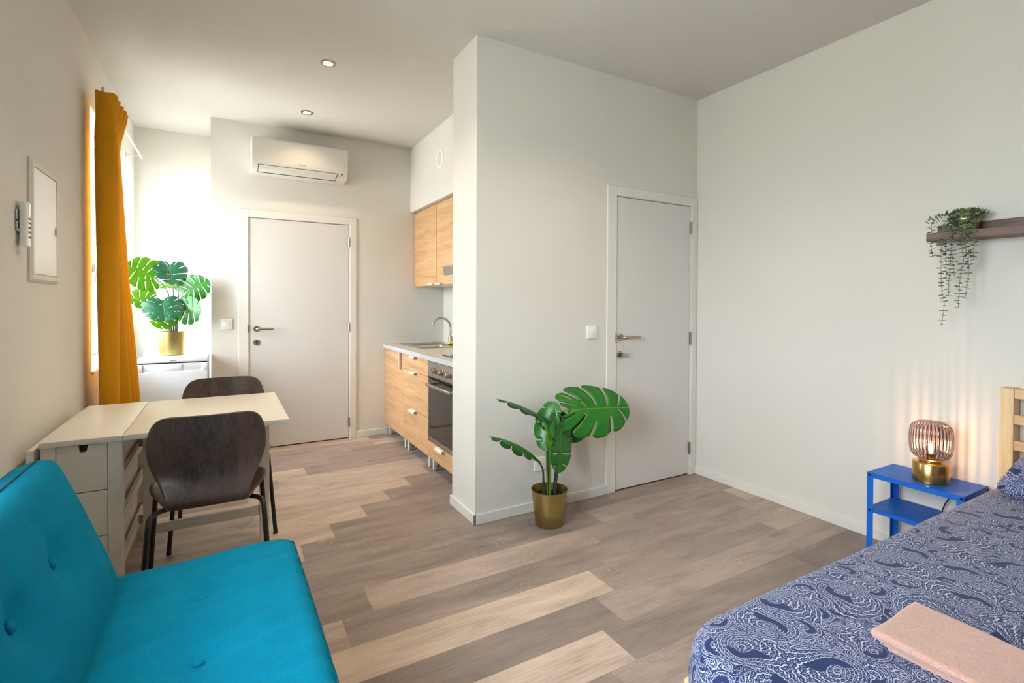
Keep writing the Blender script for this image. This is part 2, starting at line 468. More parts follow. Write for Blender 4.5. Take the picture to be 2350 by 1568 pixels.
# ------------------------------------------------------------------ room dimensions (metres)
H = 2.84
XR = 3.819            # right wall
YB = 4.916            # back wall with the first door
YN = 5.517            # back of the niche
XN = 0.594            # right side of the niche
XP, YP, YP2 = 1.962, 2.635, 2.978   # partition block: left face, front face, back face
XK = 2.680            # wall behind the kitchen
XS = 2.319            # soffit face over the kitchen
YR = -1.90            # wall behind the camera
DH = 2.025

# ---- floor: one mesh, one face per plank, tone stored per plank
def build_floor():
    bm = bmesh.new()
    tl = bm.loops.layers.float_color.new('tone'); uv = bm.loops.layers.uv.new('UVMap')
    W, L = 0.190, 1.228
    rows = {}
    J = {-7: 1.876, -6: 1.992, -5: 2.104, -4: 2.221, -3: 2.335, -2: 2.465, -1: 2.633, 0: 2.770, 1: 1.042, 2: 1.222, 3: 1.443, 4: 1.638, 5: 1.841, 6: 2.050, 7: 1.020, 8: 1.229, 9: 1.438, 10: 1.653, 11: 1.872}
    T = {-8: (.2, .5), -7: (.12, .45), -6: (.95, .18), -5: (.1, .5, .45), -4: (.98, .38, .75), -3: (.22, .40, .62), -2: (.58, .36), -1: (.34, .45), 0: (.66, .26),
         1: (.20, .3), 2: (.22, .4), 3: (.92, .25), 4: (.72, .20), 5: (.86, .22), 6: (.74, .15), 7: (.72, .3), 8: (.30, .3), 9: (.28, .3), 10: (.28, .3), 11: (.45, .85)}
    T0 = {-5: .5, -4: .3, -3: .6, -2: .12, -1: .15, 0: .22, 1: .85, 2: .78, 7: .35, 8: .8, 9: .4, 10: .45, 11: .45, -6: .5, -7: .3}
    rng = random.Random(11)
    for k in range(-24, 17):
        y0 = 2.483 + k * W; y1 = y0 + W
        y0c, y1c = max(y0, YR), min(y1, YN)
        if y1c - y0c < 0.005: continue
        j = J.get(k, (1.9 - 0.13 * (k + 7)) % L + L)
        first = j
        while first > -0.3: first -= L
        x = first
        while x < XR:
            idx = round((x - j) / L)
            tones = T.get(k, ())
            # index -1 : plank that ends at J, 0 : plank that starts at J
            if k in T0 and idx <= -1 and not (k in (-7, -6, 3, 4, 5, 6, 11) and idx == -1):
                tone = T0[k] if idx == -1 and k in (-1, 0, 1, 2, 7, 8, 9, 10) else (T0[k] if idx == -2 else None)
                if tone is None: tone = tones[0] if tones else rng.random()
            elif k in (-7, -6, 3, 4, 5, 6, 11):
                tone = tones[0] if idx == -1 else (tones[1] if idx == 0 else rng.random())
            elif k in (-5, -4, -3, -2):
                q = idx + 1
                tone = tones[q] if 0 <= q < len(tones) else rng.random()
            elif k in (-1, 0):
                q = idx + 1
                tone = tones[q] if 0 <= q < len(tones) else rng.random()
            elif k in (1, 2, 7, 8, 9, 10):
                tone = tones[0] if idx == 0 else (tones[1] if idx == 1 else rng.random())
            else:
                tone = rng.random() * 0.8 + 0.1
            xa, xb = max(x, 0.0), min(x + L, XR)
            if xb - xa > 0.003:
                r = rng.random()
                vs = [bm.verts.new(p) for p in ((xa, y0c, 0), (xb, y0c, 0), (xb, y1c, 0), (xa, y1c, 0))]
                f = bm.faces.new(vs)
                # uv: metres from the plank's low corner (x, y)
                for l, (a, b) in zip(f.loops, ((0, 0), (1, 0), (1, 1), (0, 1))):
                    l[tl] = (tone, r, 0, 1); l[uv].uv = (a * (xb - xa), b * (y1c - y0c))
            x += L
    me = bpy.data.meshes.new('floor'); 
    # body below the planks
    b2 = bmesh.new(); bmesh.ops.create_cube(b2, size=1.0)
    for v in b2.verts: v.co = Vector((lerp(0, XR, v.co.x + .5), lerp(YR, YN, v.co.y + .5), -0.061 + v.co.z * 0.12))
    t2 = bpy.data.meshes.new('t'); b2.to_mesh(t2); b2.free(); bm.from_mesh(t2); bpy.data.meshes.remove(t2)
    bm.to_mesh(me); bm.free()
    me.materials.append(M['floor'])
    o = bpy.data.objects.new('floor', me)
    return struct(link(o))
build_floor()

struct(MB().box(-0.31, XR + .12, YR - .12, YN + .12, H, H + .12).build('ceiling', M['ceiling']))

# left wall with two window openings (W1 seen, W2 beside the camera)
W1 = (3.862, 5.42, 0.868, 2.457)
W2 = (0.10, 1.65, 0.868, 2.457)
m = MB()
yy = [YR - .12, W2[0], W2[1], W1[0], W1[1], YN + .12]
for a, b in ((yy[0], yy[1]), (yy[2], yy[3]), (yy[4], yy[5])): m.box(-.31, 0, a, b, 0, H)
for w in (W1, W2):
    m.box(-.31, 0, w[0], w[1], 0, w[2]); m.box(-.31, 0, w[0], w[1], w[3], H)
struct(m.build('wall_left', M['wall']))
struct(MB().box(XR, XR + .12, YR - .12, YN + .12, 0, H).build('wall_right', M['wall']))
m = MB(); m.box(0, XR, YR - .12, YR, 0, H)
struct(m.build('wall_rear', M['wall']))
struct(MB().box(0, XR, YN, YN + .12, 0, H).build('wall_niche', M['wall']))
# back wall with a door hole
D1 = (0.8739, 1.7128)
g = .004
m = MB()
m.box(XN, D1[0] - g, YB, YN, 0, H).box(D1[1] + g, XK, YB, YN, 0, H).box(D1[0] - g, D1[1] + g, YB, YN, DH + g, H)
m.box(D1[0] - g, D1[1] + g, YB + .12, YN, 0, DH + g)
struct(m.build('wall_back', M['wall']))
struct(MB().box(XK, XR, YP2, YN, 0, H).build('wall_kitchen', M['wall']))
D2 = (3.0179, 3.745)
m = MB()
m.box(XP, D2[0] - g, YP, YP2, 0, H).box(D2[1] + g, XR, YP, YP2, 0, H).box(D2[0] - g, D2[1] + g, YP, YP2, DH + g, H)
m.box(D2[0] - g, D2[1] + g, YP + .12, YP2, 0, DH + g)
struct(m.build('wall_partition', M['wall']))
struct(MB().box(XS, XK, YP2, YB, 2.2, H).build('ceiling_soffit', M['wall']))

# baseboards
BH, BT = .06, .012
def base(name, *bs):
    m = MB()
    for b in bs: m.box(b[0], b[1], b[2], b[3], 0, BH, .002, 1)
    struct(m.build(name, M['trim']))
base('baseboard_left', (0, BT, YR, W1[0] + 1.6))
base('baseboard_back', (D1[1] + .073, XK, YB - BT, YB), (XN, D1[0] - .079, YB - BT, YB))
base('baseboard_partition', (XP - BT, D2[0] - .08, YP - BT, YP), (XP - BT, XP, YP - BT, YP2 + .012))
base('baseboard_right', (XR - BT, XR, YR, YP - .012))

# ------------------------------------------------------------------ doors
def door(name, x0, x1, y, hx, hinge_zs, knob, wl, wr):
    o = bpy.data.objects.new(name, None); COL.objects.link(o); o.location = (x0, y, 0); o['kind'] = 'structure'
    org = (x0, y, 0)
    MB(org).box(x0, x1, y - .002, y + .038, .010, DH, .0015, 1).build('door_leaf', M['door'], o)
    zt = DH + .07
    c = MB(org)
    c.box(x0 - wl, x0 - .001, y - .012, y + .0, 0, zt, .0025, 1).box(x1 + .013, x1 + wr, y - .012, y, 0, zt, .0025, 1).box(x0 - .001, x1 + .013, y - .012, y, DH + .006, zt, .0025, 1)
    c.box(x1 + .003, x1 + .013, y - .008, y + .03, 0, DH + .006)
    c.build('door_casing', M['trim'], o)
    MB(org).box(x0 - .003, x1 + .003, y + .04, y + .05, 0, DH + .003).build('door_rebate', M['dark'], o)  # dark sheet stands in for the shade on the jamb behind the leaf
    for z0, z1 in hinge_zs:
        h = MB(org); h.cyl((x1 + .004, y - .010, z0), (x1 + .004, y - .010, z1), .0065, 12)
        h.box(x1 - .002, x1 + .010, y - .006, y - .001, z0, z1); h.cyl((x1 + .004, y - .010, (z0 + z1) / 2 - .001), (x1 + .004, y - .010, (z0 + z1) / 2 + .001), .0068, 12)
        h.build('hinge', M['steelv'], o)
    R = Matrix.Rotation(PI / 2, 4, 'X')
    hz = 1.06
    ro = MB(org).lathe([(0, 0), (.026, 0), (.026, .006), (.024, .008), (0, .008)], (hx, y - .002, hz), 32, R).build('handle_rose', M['steelv'], o, 40)
    lv = MB(org)
    pts = [(hx, y - .008, hz), (hx, y - .035, hz), (hx + .003, y - .046, hz), (hx + .012, y - .052, hz), (hx + .024, y - .053, hz), (hx + .135, y - .053, hz)]
    lv.tube(pts, .0095, 16).build('door_handle', M['steelv'], o, 50)
    kz = .94
    MB(org).lathe([(0, 0), (.026, 0), (.026, .006), (.024, .008), (0, .008)], (hx, y - .002, kz), 32, R).build('lock_rose', M['steelv'], o, 40)
    if knob:
        MB(org).lathe([(.008, 0), (.008, .012), (.016, .014), (.018, .03), (.016, .034), (0, .034)], (hx + .008, y - .010, kz), 24, R).build('thumb_turn', M['steelv'], o, 40)
    else:
        MB(org).cyl((hx, y - .0108, kz + .006), (hx, y - .0095, kz + .006), .005, 16).box(hx - .0025, hx + .0025, y - .0108, y - .0095, kz - .012, kz + .006).build('keyhole', M['dark'], o)
    MB(org).box(x0 - .0105, x0 - .0015, y - .0135, y - .0115, hz - .033, hz + .033).build('strike_plate', M['steelv'], o)
    return o
door('door_1', D1[0], D1[1], YB, 0.934, [(1.82, 1.908), (1.02, 1.10), (.118, .20)], False, .078, .072)
door('door_2', D2[0], D2[1], YP, 3.058, [(1.823, 1.912), (.988, 1.078), (.158, .248)], True, .083, .070)

# ------------------------------------------------------------------ windows
def window(name, w, mulls, tilt_i, turn=None):
    y0, y1, z0, z1 = w
    o = bpy.data.objects.new(name, None); COL.objects.link(o); o.location = (-.25, y0, z0); o['kind'] = 'structure'
    org = (-.25, y0, z0)
    f = MB(org); xa, xb = -.28, -.215; t = .05
    f.box(xa, xb, y0, y1, z0, z0 + t, .004, 1).box(xa, xb, y0, y1, z1 - t, z1, .004, 1).box(xa, xb, y0, y0 + t, z0 + t, z1 - t, .004, 1).box(xa, xb, y1 - t, y1, z0 + t, z1 - t, .004, 1)
    edges = [y0 + t] + mulls + [y1 - t]
    for q in mulls: f.box(xa, xb, q - .03, q + .03, z0 + t, z1 - t, .004, 1)
    f.build('window_frame', M['trim'], o)
    MB(org).box(-.215, .012, y0 - .0, y1 + .0, z0 - .02, z0 + .004, .003, 1).build('window_sill', M['trim'], o)
    for i in range(len(edges) - 1):
        a = edges[i] + (.03 if i else 0) + .003; b = edges[i + 1] - (.03 if i < len(edges) - 2 else 0) - .003
        hh = (z1 - t - .003) - (z0 + t + .003)
        piv = Vector((-.235, 0, z0 + t + .003))
        ang = math.radians(5.0) if i == tilt_i else 0.0
        Rm = Matrix.Translation(piv) @ Matrix.Rotation(ang, 4, 'Y')
        def bx(mb, x0_, x1_, ya, yb, za, zb, bev=.004):
            Mx = Rm @ Matrix.Translation(((x0_ + x1_) / 2, (ya + yb) / 2, (za + zb) / 2))
            mb.xbox(Mx, x1_ - x0_, yb - ya, zb - za, bev, 1)
        s = MB(org); k = .058
        bx(s, -.025, .04, a, b, 0, k); bx(s, -.025, .04, a, b, hh - k, hh); bx(s, -.025, .04, a, a + k, k, hh - k); bx(s, -.025, .04, b - k, b, k, hh - k)
        so = s.build('window_sash', M['trim'], o)
        p = MB(org); bx(p, .004, .010, a + k, b - k, k, hh - k, 0); p.build('window_pane', M['pane'], o)
        hm = MB(org); bx(hm, .04, .05, a + .018, a + .042, hh * .42 - .03, hh * .42 + .03, .003); bx(hm, .05, .066, a + .022, a + .038, hh * .42 - .11, hh * .42 + .01, .004)
        hm.build('window_handle', M['greyplastic'], o)
    if turn is not None:
        o.rotation_euler = (0, 0, PI / 2); o.location = turn
    return o
window('window_1', W1, [4.64], 1)
window('window_2', W2, [.88], -1)

# ------------------------------------------------------------------ camera
cam = bpy.data.cameras.new('camera'); camo = bpy.data.objects.new('camera', cam); COL.objects.link(camo)
yaw, pit, rol = math.radians(-29.693), math.radians(-.652), math.radians(.264)
fw = Vector((-math.sin(yaw), math.cos(yaw), 0)); rt = Vector((math.cos(yaw), math.sin(yaw), 0)); up = Vector((0, 0, 1))
f2 = fw * math.cos(pit) + up * math.sin(pit); u2 = up * math.cos(pit) - fw * math.sin(pit)
r3 = rt * math.cos(rol) + u2 * math.sin(rol); u3 = u2 * math.cos(rol) - rt * math.sin(rol)
R3 = Matrix((r3, u3, -f2)).transposed()
camo.matrix_world = Matrix.Translation((0.6997, 0, 1.2896)) @ R3.to_4x4()
cam.sensor_fit = 'HORIZONTAL'; cam.sensor_width = 36.0
cam.lens = 1152.77 / 2350 * 36.0
cam.shift_y = -73.72 / 2350
cam.clip_start = 0.02
SC.camera = camo

# ------------------------------------------------------------------ air conditioner
def aircon():
    x0, x1 = .888, 1.665; yb = YB - .001
    t = thing('air_conditioner', 'white split air conditioner mounted high on the wall above the white door', 'air conditioner', ((x0 + x1) / 2, yb, 2.39))
    org = ((x0 + x1) / 2, yb, 2.39)
    fr = cr([(0, 4.722, 2.676), (0, 4.700, 2.662), (0, 4.694, 2.58), (0, 4.698, 2.49), (0, 4.710, 2.45), (0, 4.738, 2.415), (0, 4.790, 2.394)], 6)
    prof = [(p.y, p.z) for p in fr]
    full = [(yb, 2.676)] + prof + [(yb, 2.392)]
    b = MB(org); b.prism(full, x0, x1); o = b.build('body', M['aircon'], t, 40)
    bv = o.modifiers.new('bev', 'BEVEL'); bv.width = .006; bv.segments = 3; bv.limit_method = 'ANGLE'; bv.angle_limit = math.radians(50)
    def strip(z0, z1, xa, xb, off, mat, name, par, slope=0.0):
        P = []
        zs = [lerp(z1, z0, k / 10) for k in range(11)]
        for k, z in enumerate(zs):
            tab = [(q[1], q[0]) for q in reversed(prof)]
            y = interp(tab, z); e = .0005
            ny = interp(tab, z + .004) - interp(tab, z - .004); n = Vector((0, -.008, ny)).normalized()
            row = []
            for xx in (xa, xb - slope * k / 10):
                row.append(Vector((xx, y, z)) + n * off)
            P.append(row)
        mb = MB(org); mb.grid(P)
        return mb.build(name, mat, par, None, solid=.0012)
    # the louvre with its dark gap
    strip(2.397, 2.450, .936, 1.578, .0012, M['dark'], 'louvre_gap', t, .012)
    fl = strip(2.4015, 2.4475, .9405, 1.573, .0032, M['aircon'], 'louvre', t, .012)
    yf = lambda z: interp([(q[1], q[0]) for q in reversed(prof)], z)
    MB(org).ball((1.612, yf(2.447) - .001, 2.447), .0075, .003, .0085).build('sensor_eye', M['black'], t, 180)
    MB(org).box(1.6105, 1.6135, yf(2.43) - .003, yf(2.43) + .002, 2.4285, 2.4315).build('status_light', M['greytext'], t)
    # lettering: small triangle mark and name
    lt = bpy.data.curves.new('lettering', 'FONT'); lt.body = 'DAIKIN'; lt.size = .0135; lt.extrude = .0004; lt.space_character = 1.05
    lo = bpy.data.objects.new('tmp_text', lt); COL.objects.link(lo)
    dg = bpy.context.evaluated_depsgraph_get(); me = bpy.data.meshes.new_from_object(lo.evaluated_get(dg))
    bpy.data.objects.remove(lo)
    bm = bmesh.new(); bm.from_mesh(me); bpy.data.meshes.remove(me)
    v = [bm.verts.new(p) for p in ((-.016, 0, .0005), (-.003, 0, .0005), (-.003, .010, .0005))]; bm.faces.new(v)
    bmesh.ops.transform(bm, matrix=Matrix.Rotation(PI / 2, 4, 'X'), verts=bm.verts)
    z = 2.478
    bmesh.ops.translate(bm, vec=Vector((1.262, yf(z) - .0012, z)) - Vector(org), verts=bm.verts)
    me = bpy.data.meshes.new('lettering'); bm.to_mesh(me); bm.free(); me.materials.append(M['greytext'])
    link(bpy.data.objects.new('lettering', me), t)
aircon()

# ------------------------------------------------------------------ recessed ceiling spots
def spot0(name):
    t = thing(name, 'x', 'ceiling light', (0, 0, 0), 0, 'recessed ceiling spots')
    MB().lathe([(.030, -.004), (.046, -.004), (.047, -.001), (.047, .0), (.030, .0)], n=40, closed=True).build('trim_ring', M['steelv'], t, 40)
    MB().lathe([(.030, -.0035), (.024, .0), (.0, .001)], n=32).build('glowing_lens', M['spotbulb'], t, 60)
    return t
SP = spot0('ceiling_spot')
for i, (x, y, lab) in enumerate([(1.278, 3.43, 'lit round ceiling spot, the nearer one to the room corner by the partition'), (1.278, 4.40, 'lit round ceiling spot, the farther one right in front of the air conditioner')]):
    if i == 0: t = SP
    else:
        t = SP.copy(); COL.objects.link(t)
        for ch in SP.children:
            c = ch.copy(); COL.objects.link(c); c.parent = t
    t.location = (x, y, H - .0005); t['label'] = lab
SP['label'] = 'lit round ceiling spot, the larger looking one nearer the camera'

# ------------------------------------------------------------------ switches, socket, vent, panel, remote
def switch(label, x, y, z):
    t = thing('light_switch', label, 'switch', (x, y, z), 0, 'white light switches')
    MB().box(-.043, .043, -.010, 0, -.043, .043, .004, 3).build('switch_plate', M['plastic'], t, 40)
    MB().box(-.021, .021, -.0135, -.009, -.021, .021, .002, 2).build('switch_rocker', M['plastic'], t, 40)
switch('white square light switch left of the door under the air conditioner', .708, YB - .0005, 1.102)
switch('white square light switch left of the door in the right hand corner', 2.810, YP - .0005, 1.103)
t = thing('wall_socket', 'white socket low on the wall half hidden behind the floor plant stems', 'socket', (2.405, YP - .0005, .288))
MB().box(-.043, .043, -.010, 0, -.043, .043, .004, 3).build('socket_plate', M['plastic'], t, 40)
MB().lathe([(.019, 0), (.019, .002), (.016, .002), (.016, -.006), (0, -.006)], (0, -.010, 0), 28, Matrix.Rotation(PI / 2, 4, 'X')).build('socket_cup', M['greyplastic'], t, 40)

t = thing('air_vent', 'round white air vent in the wall above the wooden wall cupboards', 'vent', (XS - .0005, 4.111, 2.545))
RV = Matrix.Rotation(-PI / 2, 4, 'Y')
MB().lathe([(.055, 0), (.055, .008), (.070, .009), (.082, .006), (.086, 0)], n=48, M=RV, closed=True).build('vent_ring', M['plastic'], t, 40)
MB().lathe([(0, .0008), (.056, .0008)], n=40, M=RV).build('vent_back', M['dark'], t)
m = MB()
for k in range(10):
    z = -.047 + k * .0105; w = math.sqrt(max(0, .055 ** 2 - z * z))
    m.xbox(Matrix.Translation((-.005, 0, z)) @ Matrix.Rotation(.5, 4, 'Y'), .008, 2 * w, .0035)
m.build('vent_slats', M['plastic'], t)

t = thing('electrical_panel', 'white electrical panel with grey frame set in the left wall', 'electrical panel', (.0005, 2.943, 1.626))
y0, y1, z0, z1 = 2.755 - 2.943, 3.131 - 2.943, 1.373 - 1.626, 1.880 - 1.626
m = MB(); k = .03
fr = [(0, 0, .0), (0, 0, .006), (.010, .010, .014), (k, k * .72, .014), (k, k * .72, .004)]
ring = []
for (ia, ib, xx) in fr:
    ring.append([Vector((xx, y0 + ia, z0 + ia)), Vector((xx, y1 - ib, z0 + ia)), Vector((xx, y1 - ib, z1 - ia)), Vector((xx, y0 + ia, z1 - ia)), Vector((xx, y0 + ia, z0 + ia))])
m.grid(ring); bmesh.ops.recalc_face_normals(m.bm, faces=m.bm.faces)
m.build('panel_frame', M['panelframe'], t)
MB().box(0, .012, y0 + k + .002, y1 - .024, z0 + k + .002, z1 - k - .002, .002, 1).build('panel_door', M['plastic'], t)
MB().lathe([(.020, 0), (.021, .004), (.017, .006), (.015, .003), (0, .003)], (.012, y1 - .045, -.015), 28, Matrix.Scale(.45, 4, (0, 1, 0)) @ Matrix.Rotation(PI / 2, 4, 'Y')).build('panel_latch', M['greyplastic'], t, 50)

t = thing('remote_control', 'white remote control with small coloured keys in a holder on the left wall', 'remote control', (.0005, 2.65, 1.59))
MB().box(0, .006, -.036, .028, -.02, .055, .002, 1).box(.0, .016, -.032, .024, -.03, -.02, .002, 1).build('wall_holder', M['greyplastic'], t)
MB().cyl((.005, -.036, .012), (.0065, -.0365, .012), .003, 12).build('screw', M['dark'], t)
m = MB(); m.prism([(-.030, .010), (-.030, .026), (-.022, .033), (.016, .033), (.024, .026), (.024, .010)], -.087, .087, 'z')
bm = m.bm
for v in bm.verts: v.co = Vector((v.co.y, v.co.x, v.co.z))
bmesh.ops.recalc_face_normals(bm, faces=bm.faces)
o = m.build('remote_body', M['plastic'], t); bv = o.modifiers.new('bev', 'BEVEL'); bv.width = .004; bv.segments = 2
MB().box(.0325, .034, -.016, .010, .034, .078, .001, 1).build('remote_screen', M['screen'], t)
for k, (yy_, zz, mt) in enumerate([(-.010, .022, 'green'), (.006, .022, 'yellow'), (-.010, .006, 'red'), (.006, .006, 'red'), (-.010, -.012, 'greytext'), (.006, -.012, 'greytext'), (-.010, -.030, 'greytext'), (.006, -.030, 'greytext'), (-.010, -.050, 'greytext'), (.006, -.050, 'greytext')]):
    MB().box(.0325, .0352, yy_ - .005, yy_ + .005, zz - .004, zz + .004, .001, 1).build('remote_key', M[mt], t)

# ------------------------------------------------------------------ curtain and rail
t = thing('curtain_rail', 'thin white curtain rail on the window wall above the mustard curtain', 'curtain rail', (.1, 4.3, 2.475))
MB((.1, 4.3, 2.475)).box(.094, .106, 3.655, 5.15, 2.472, 2.484, .002, 1).build('rail_track', M['white'], t)
for y in (4.05, 5.10):
    MB((.1, 4.3, 2.475)).box(0, .004, y - .010, y + .010, 2.445, 2.50, .001, 1).box(.003, .1, y - .004, y + .004, 2.4835, 2.4885, .001, 1).build('rail_bracket', M['greyplastic'], t)
MB((.1, 4.3, 2.475)).box(.086, .100, 3.652, 3.664, 2.478, 2.512, .001, 1).build('rail_end', M['greyplastic'], t)

def curtain():
    t = thing('curtain', 'mustard yellow curtain bunched at the near end of the window', 'curtain', (.12, 3.78, 0))
    org = (.12, 3.78, 0)
    # control polyline in plan: alternately inner (x small) and outer (x large)
    Z = [2.488, 2.47, 2.43, 2.36, 2.29, 2.22, 2.0, 1.75, 1.5, 1.25, 1.0, .8, .6, .4, .2, .03]
    XT = [(0, .262), (.65, .222), (1.2, .182), (1.6, .154), (2.0, .132), (2.2, .120), (2.30, .122), (2.40, .150), (2.49, .166)]
    def plan(z):
        fl = (2.45 - z) / 2.4                    # 0 top .. 1 floor
        pinch = math.exp(-((z - 2.27) / .08) ** 2)
        X = interp(XT, z)
        xin = .062 + .018 * fl
        y = 3.65
        bulge = .010 * sm(2.36, 2.26, z) * (1 - .6 * fl)
        pts = [(xin + .030, y + .22), (xin - .004 - bulge, y + .13), (xin - .006 - bulge, y + .055), (xin + .002, y + .006), (.100, y - .006 + .004 * pinch), (.138, y + .012), (.157 - .008 * pinch, y + .044), (.148 - .010 * pinch, y + .072), (.112 + .02 * fl, y + .084)]
        for k, f in enumerate((.95, .985, 1.0, .98)):
            yk = y + .135 + k * .085
            pts.append((max(X * f, .118), yk))
            pts.append((min(.092 + .055 * fl + .016 * pinch, X * .82), yk + .038))
        return pts
    P = []; 
    for z in Z:
        pl = cr([(a, b, 0) for a, b in plan(z)], 5)
        row = []
        for i, p in enumerate(pl):
            w = .004 * noise.noise(Vector((i * .35, z * 2.2, 1.7)))
            ztop = z + (.005 * math.sin(i * .55) if z > 2.475 else 0)
            row.append(Vector((p.x + w, p.y + w * .5, ztop)))
        P.append(row)
    # smooth vertically
    Q = []
    for i in range(len(P) - 1):
        for k in range(4):
            Q.append([lerp(a, b, k / 4) for a, b in zip(P[i], P[i + 1])])
    Q.append(P[-1])
    mb = MB(org); mb.grid(Q)
    mb.build('curtain_panel', M['mustard'], t, 180, solid=.003, sub=1)
curtain()

# ------------------------------------------------------------------ fridge
def fridge():
    x0, x1, y0, y1, zt = .125, .578, 4.60, 5.19, .862
    org = ((x0 + x1) / 2, (y0 + y1) / 2, 0)
    t = thing('mini_fridge', 'small white under counter fridge in the window niche with a potted plant on top', 'fridge', org)
    MB(org).box(x0 + .004, x1 - .004, y0 + .05, y1, .02, zt - .035, .004, 2).build('cabinet', M['fridge'], t, 40)
    MB(org).box(x0, x1, y0 + .004, y1, zt - .034, zt, .008, 3).build('top_panel', M['fridge'], t, 40)
    d = MB(org); d.box(x0 + .002, x1 - .002, y0, y0 + .046, .06, zt - .10, .006, 3)
    # handle band: the front lip and the recess behind it
    d.box(x0 + .002, x1 - .002, y0 + .012, y0 + .046, zt - .104, zt - .042, .004, 2)
    d.box(x0 + .002, x0 + .035, y0, y0 + .046, zt - .104, zt - .042, .004, 2).box(x1 - .035, x1 - .002, y0, y0 + .046, zt - .104, zt - .042, .004, 2)
    d.box(x0 + .16, x1 - .17, y0 + .004, y0 + .046, zt - .104, zt - .046, .004, 2)
    d.build('door', M['fridgedoor'], t, 40)
    MB(org).box(x0 + .006, x1 - .006, y0 + .030, y0 + .06, zt - .042, zt - .030).build('door_gasket', M['dark'], t)
    lt = bpy.data.curves.new('lettering', 'FONT'); lt.body = 'exquisit'; lt.size = .0135; lt.extrude = .0003; lt.align_x = 'CENTER'
    lo = bpy.data.objects.new('tmp_text', lt); COL.objects.link(lo)
    dg = bpy.context.evaluated_depsgraph_get(); me = bpy.data.meshes.new_from_object(lo.evaluated_get(dg))
    bpy.data.objects.remove(lo)
    me.name = 'lettering'
    me.transform(Matrix.Translation(Vector((.352, y0 + .0032, zt - .022)) - Vector(org)) @ Matrix.Rotation(PI / 2, 4, 'X'))
    me.materials.clear(); me.materials.append(M['redtext'])
    link(bpy.data.objects.new('lettering', me), t)
    for x in (x0 + .04, x1 - .04):
        for y in (y0 + .09, y1 - .05):
            MB(org).cyl((x, y, 0), (x, y, .022), .016, 16).build('foot', M['black'], t)
fridge()

# ------------------------------------------------------------------ kitchen
FX = 2.065                                   # face of the base cupboards
def handle_tab(org, y, z, L, par, vertical=False, fx=FX):
    """white folded metal tab handle"""
    mb = MB(org)
    if vertical:
        mb.prism([(fx + .0, y + .010), (fx - .020, y + .010), (fx - .024, y + .006), (fx - .024, y - .006), (fx - .0215, y - .006), (fx - .0215, y + .005), (fx, y + .0075)], z - L / 2, z + L / 2, 'z')
    else:
        # hooks over the top edge of the front, lip bends down
        prof = [(fx + .004, z + .0015), (fx - .020, z + .0015), (fx - .027, z - .004), (fx - .030, z - .016), (fx - .0275, z - .016), (fx - .0245, z - .005), (fx - .019, z - .0008), (fx + .004, z - .0005)]
        b = bmesh.new()
        A = [b.verts.new((p[0], y - L / 2, p[1])) for p in prof]; B = [b.verts.new((p[0], y + L / 2, p[1])) for p in prof]
        n = len(prof)
        for k in range(n): b.faces.new((A[k], A[(k + 1) % n], B[(k + 1) % n], B[k]))
        b.faces.new(A); b.faces.new(list(reversed(B))); bmesh.ops.recalc_face_normals(b, faces=b.faces)
        mb._add(b)
    return mb.build('handle', M['white'], par, 50)

def base_unit(y0, y1, label, group='oak fronted base cupboards'):
    org = (FX, (y0 + y1) / 2, 0)
    t = thing('base_cabinet', label, 'kitchen cabinet', org, 0, group)
    ya, yb = y0 + .001, y1 - .001
    body = MB(org)
    body.box(FX + .019, XK - .02, ya, ya + .016, .10, .851).box(FX + .019, XK - .02, yb - .016, yb, .10, .851).box(FX + .019, XK - .02, ya + .016, yb - .016, .10, .116).box(XK - .03, XK - .02, ya + .016, yb - .016, .116, .851)
    body.build('carcass', M['white'], t)
    for y in (ya + .045, yb - .045):
        for x in (2.092, XK - .07):
            MB(org).box(x, x + .025, y - .0125, y + .0125, 0, .10, .002, 1).build('leg', M['white'], t)
    return t, org
def front(t, org, y0, y1, z0, z1, name):
    return MB(org).box(FX, FX + .018, y0 + .002, y1 - .002, z0 + .0015, z1 - .0015, .0012, 1).build(name, M['oak'], t)
K0, K1, K2, K3 = 4.912, 4.316, 3.706, 3.106
t, org = base_unit(K1, K0, 'oak base cupboard under the sink with one tall door and upright white handle')
d = front(t, org, K1, K0, .10, .849, 'door'); handle_tab(org, K1 + .065, .772, .15, d, True)
t, org = base_unit(K2, K1, 'oak base cupboard with three drawers between the oven and the sink cupboard')
for z0, z1, nm in ((.10, .397, 1), (.397, .716, 2), (.716, .849, 3)):
    d = front(t, org, K2, K1, z0, z1, 'drawer'); handle_tab(org, 4.035, z1 - .0005, .13, d)
t, org = base_unit(K3, K2, 'oak base cupboard housing the oven with a low drawer below it')
d = front(t, org, K3, K2, .10, .226, 'drawer'); handle_tab(org, 3.425, .2255, .13, d)

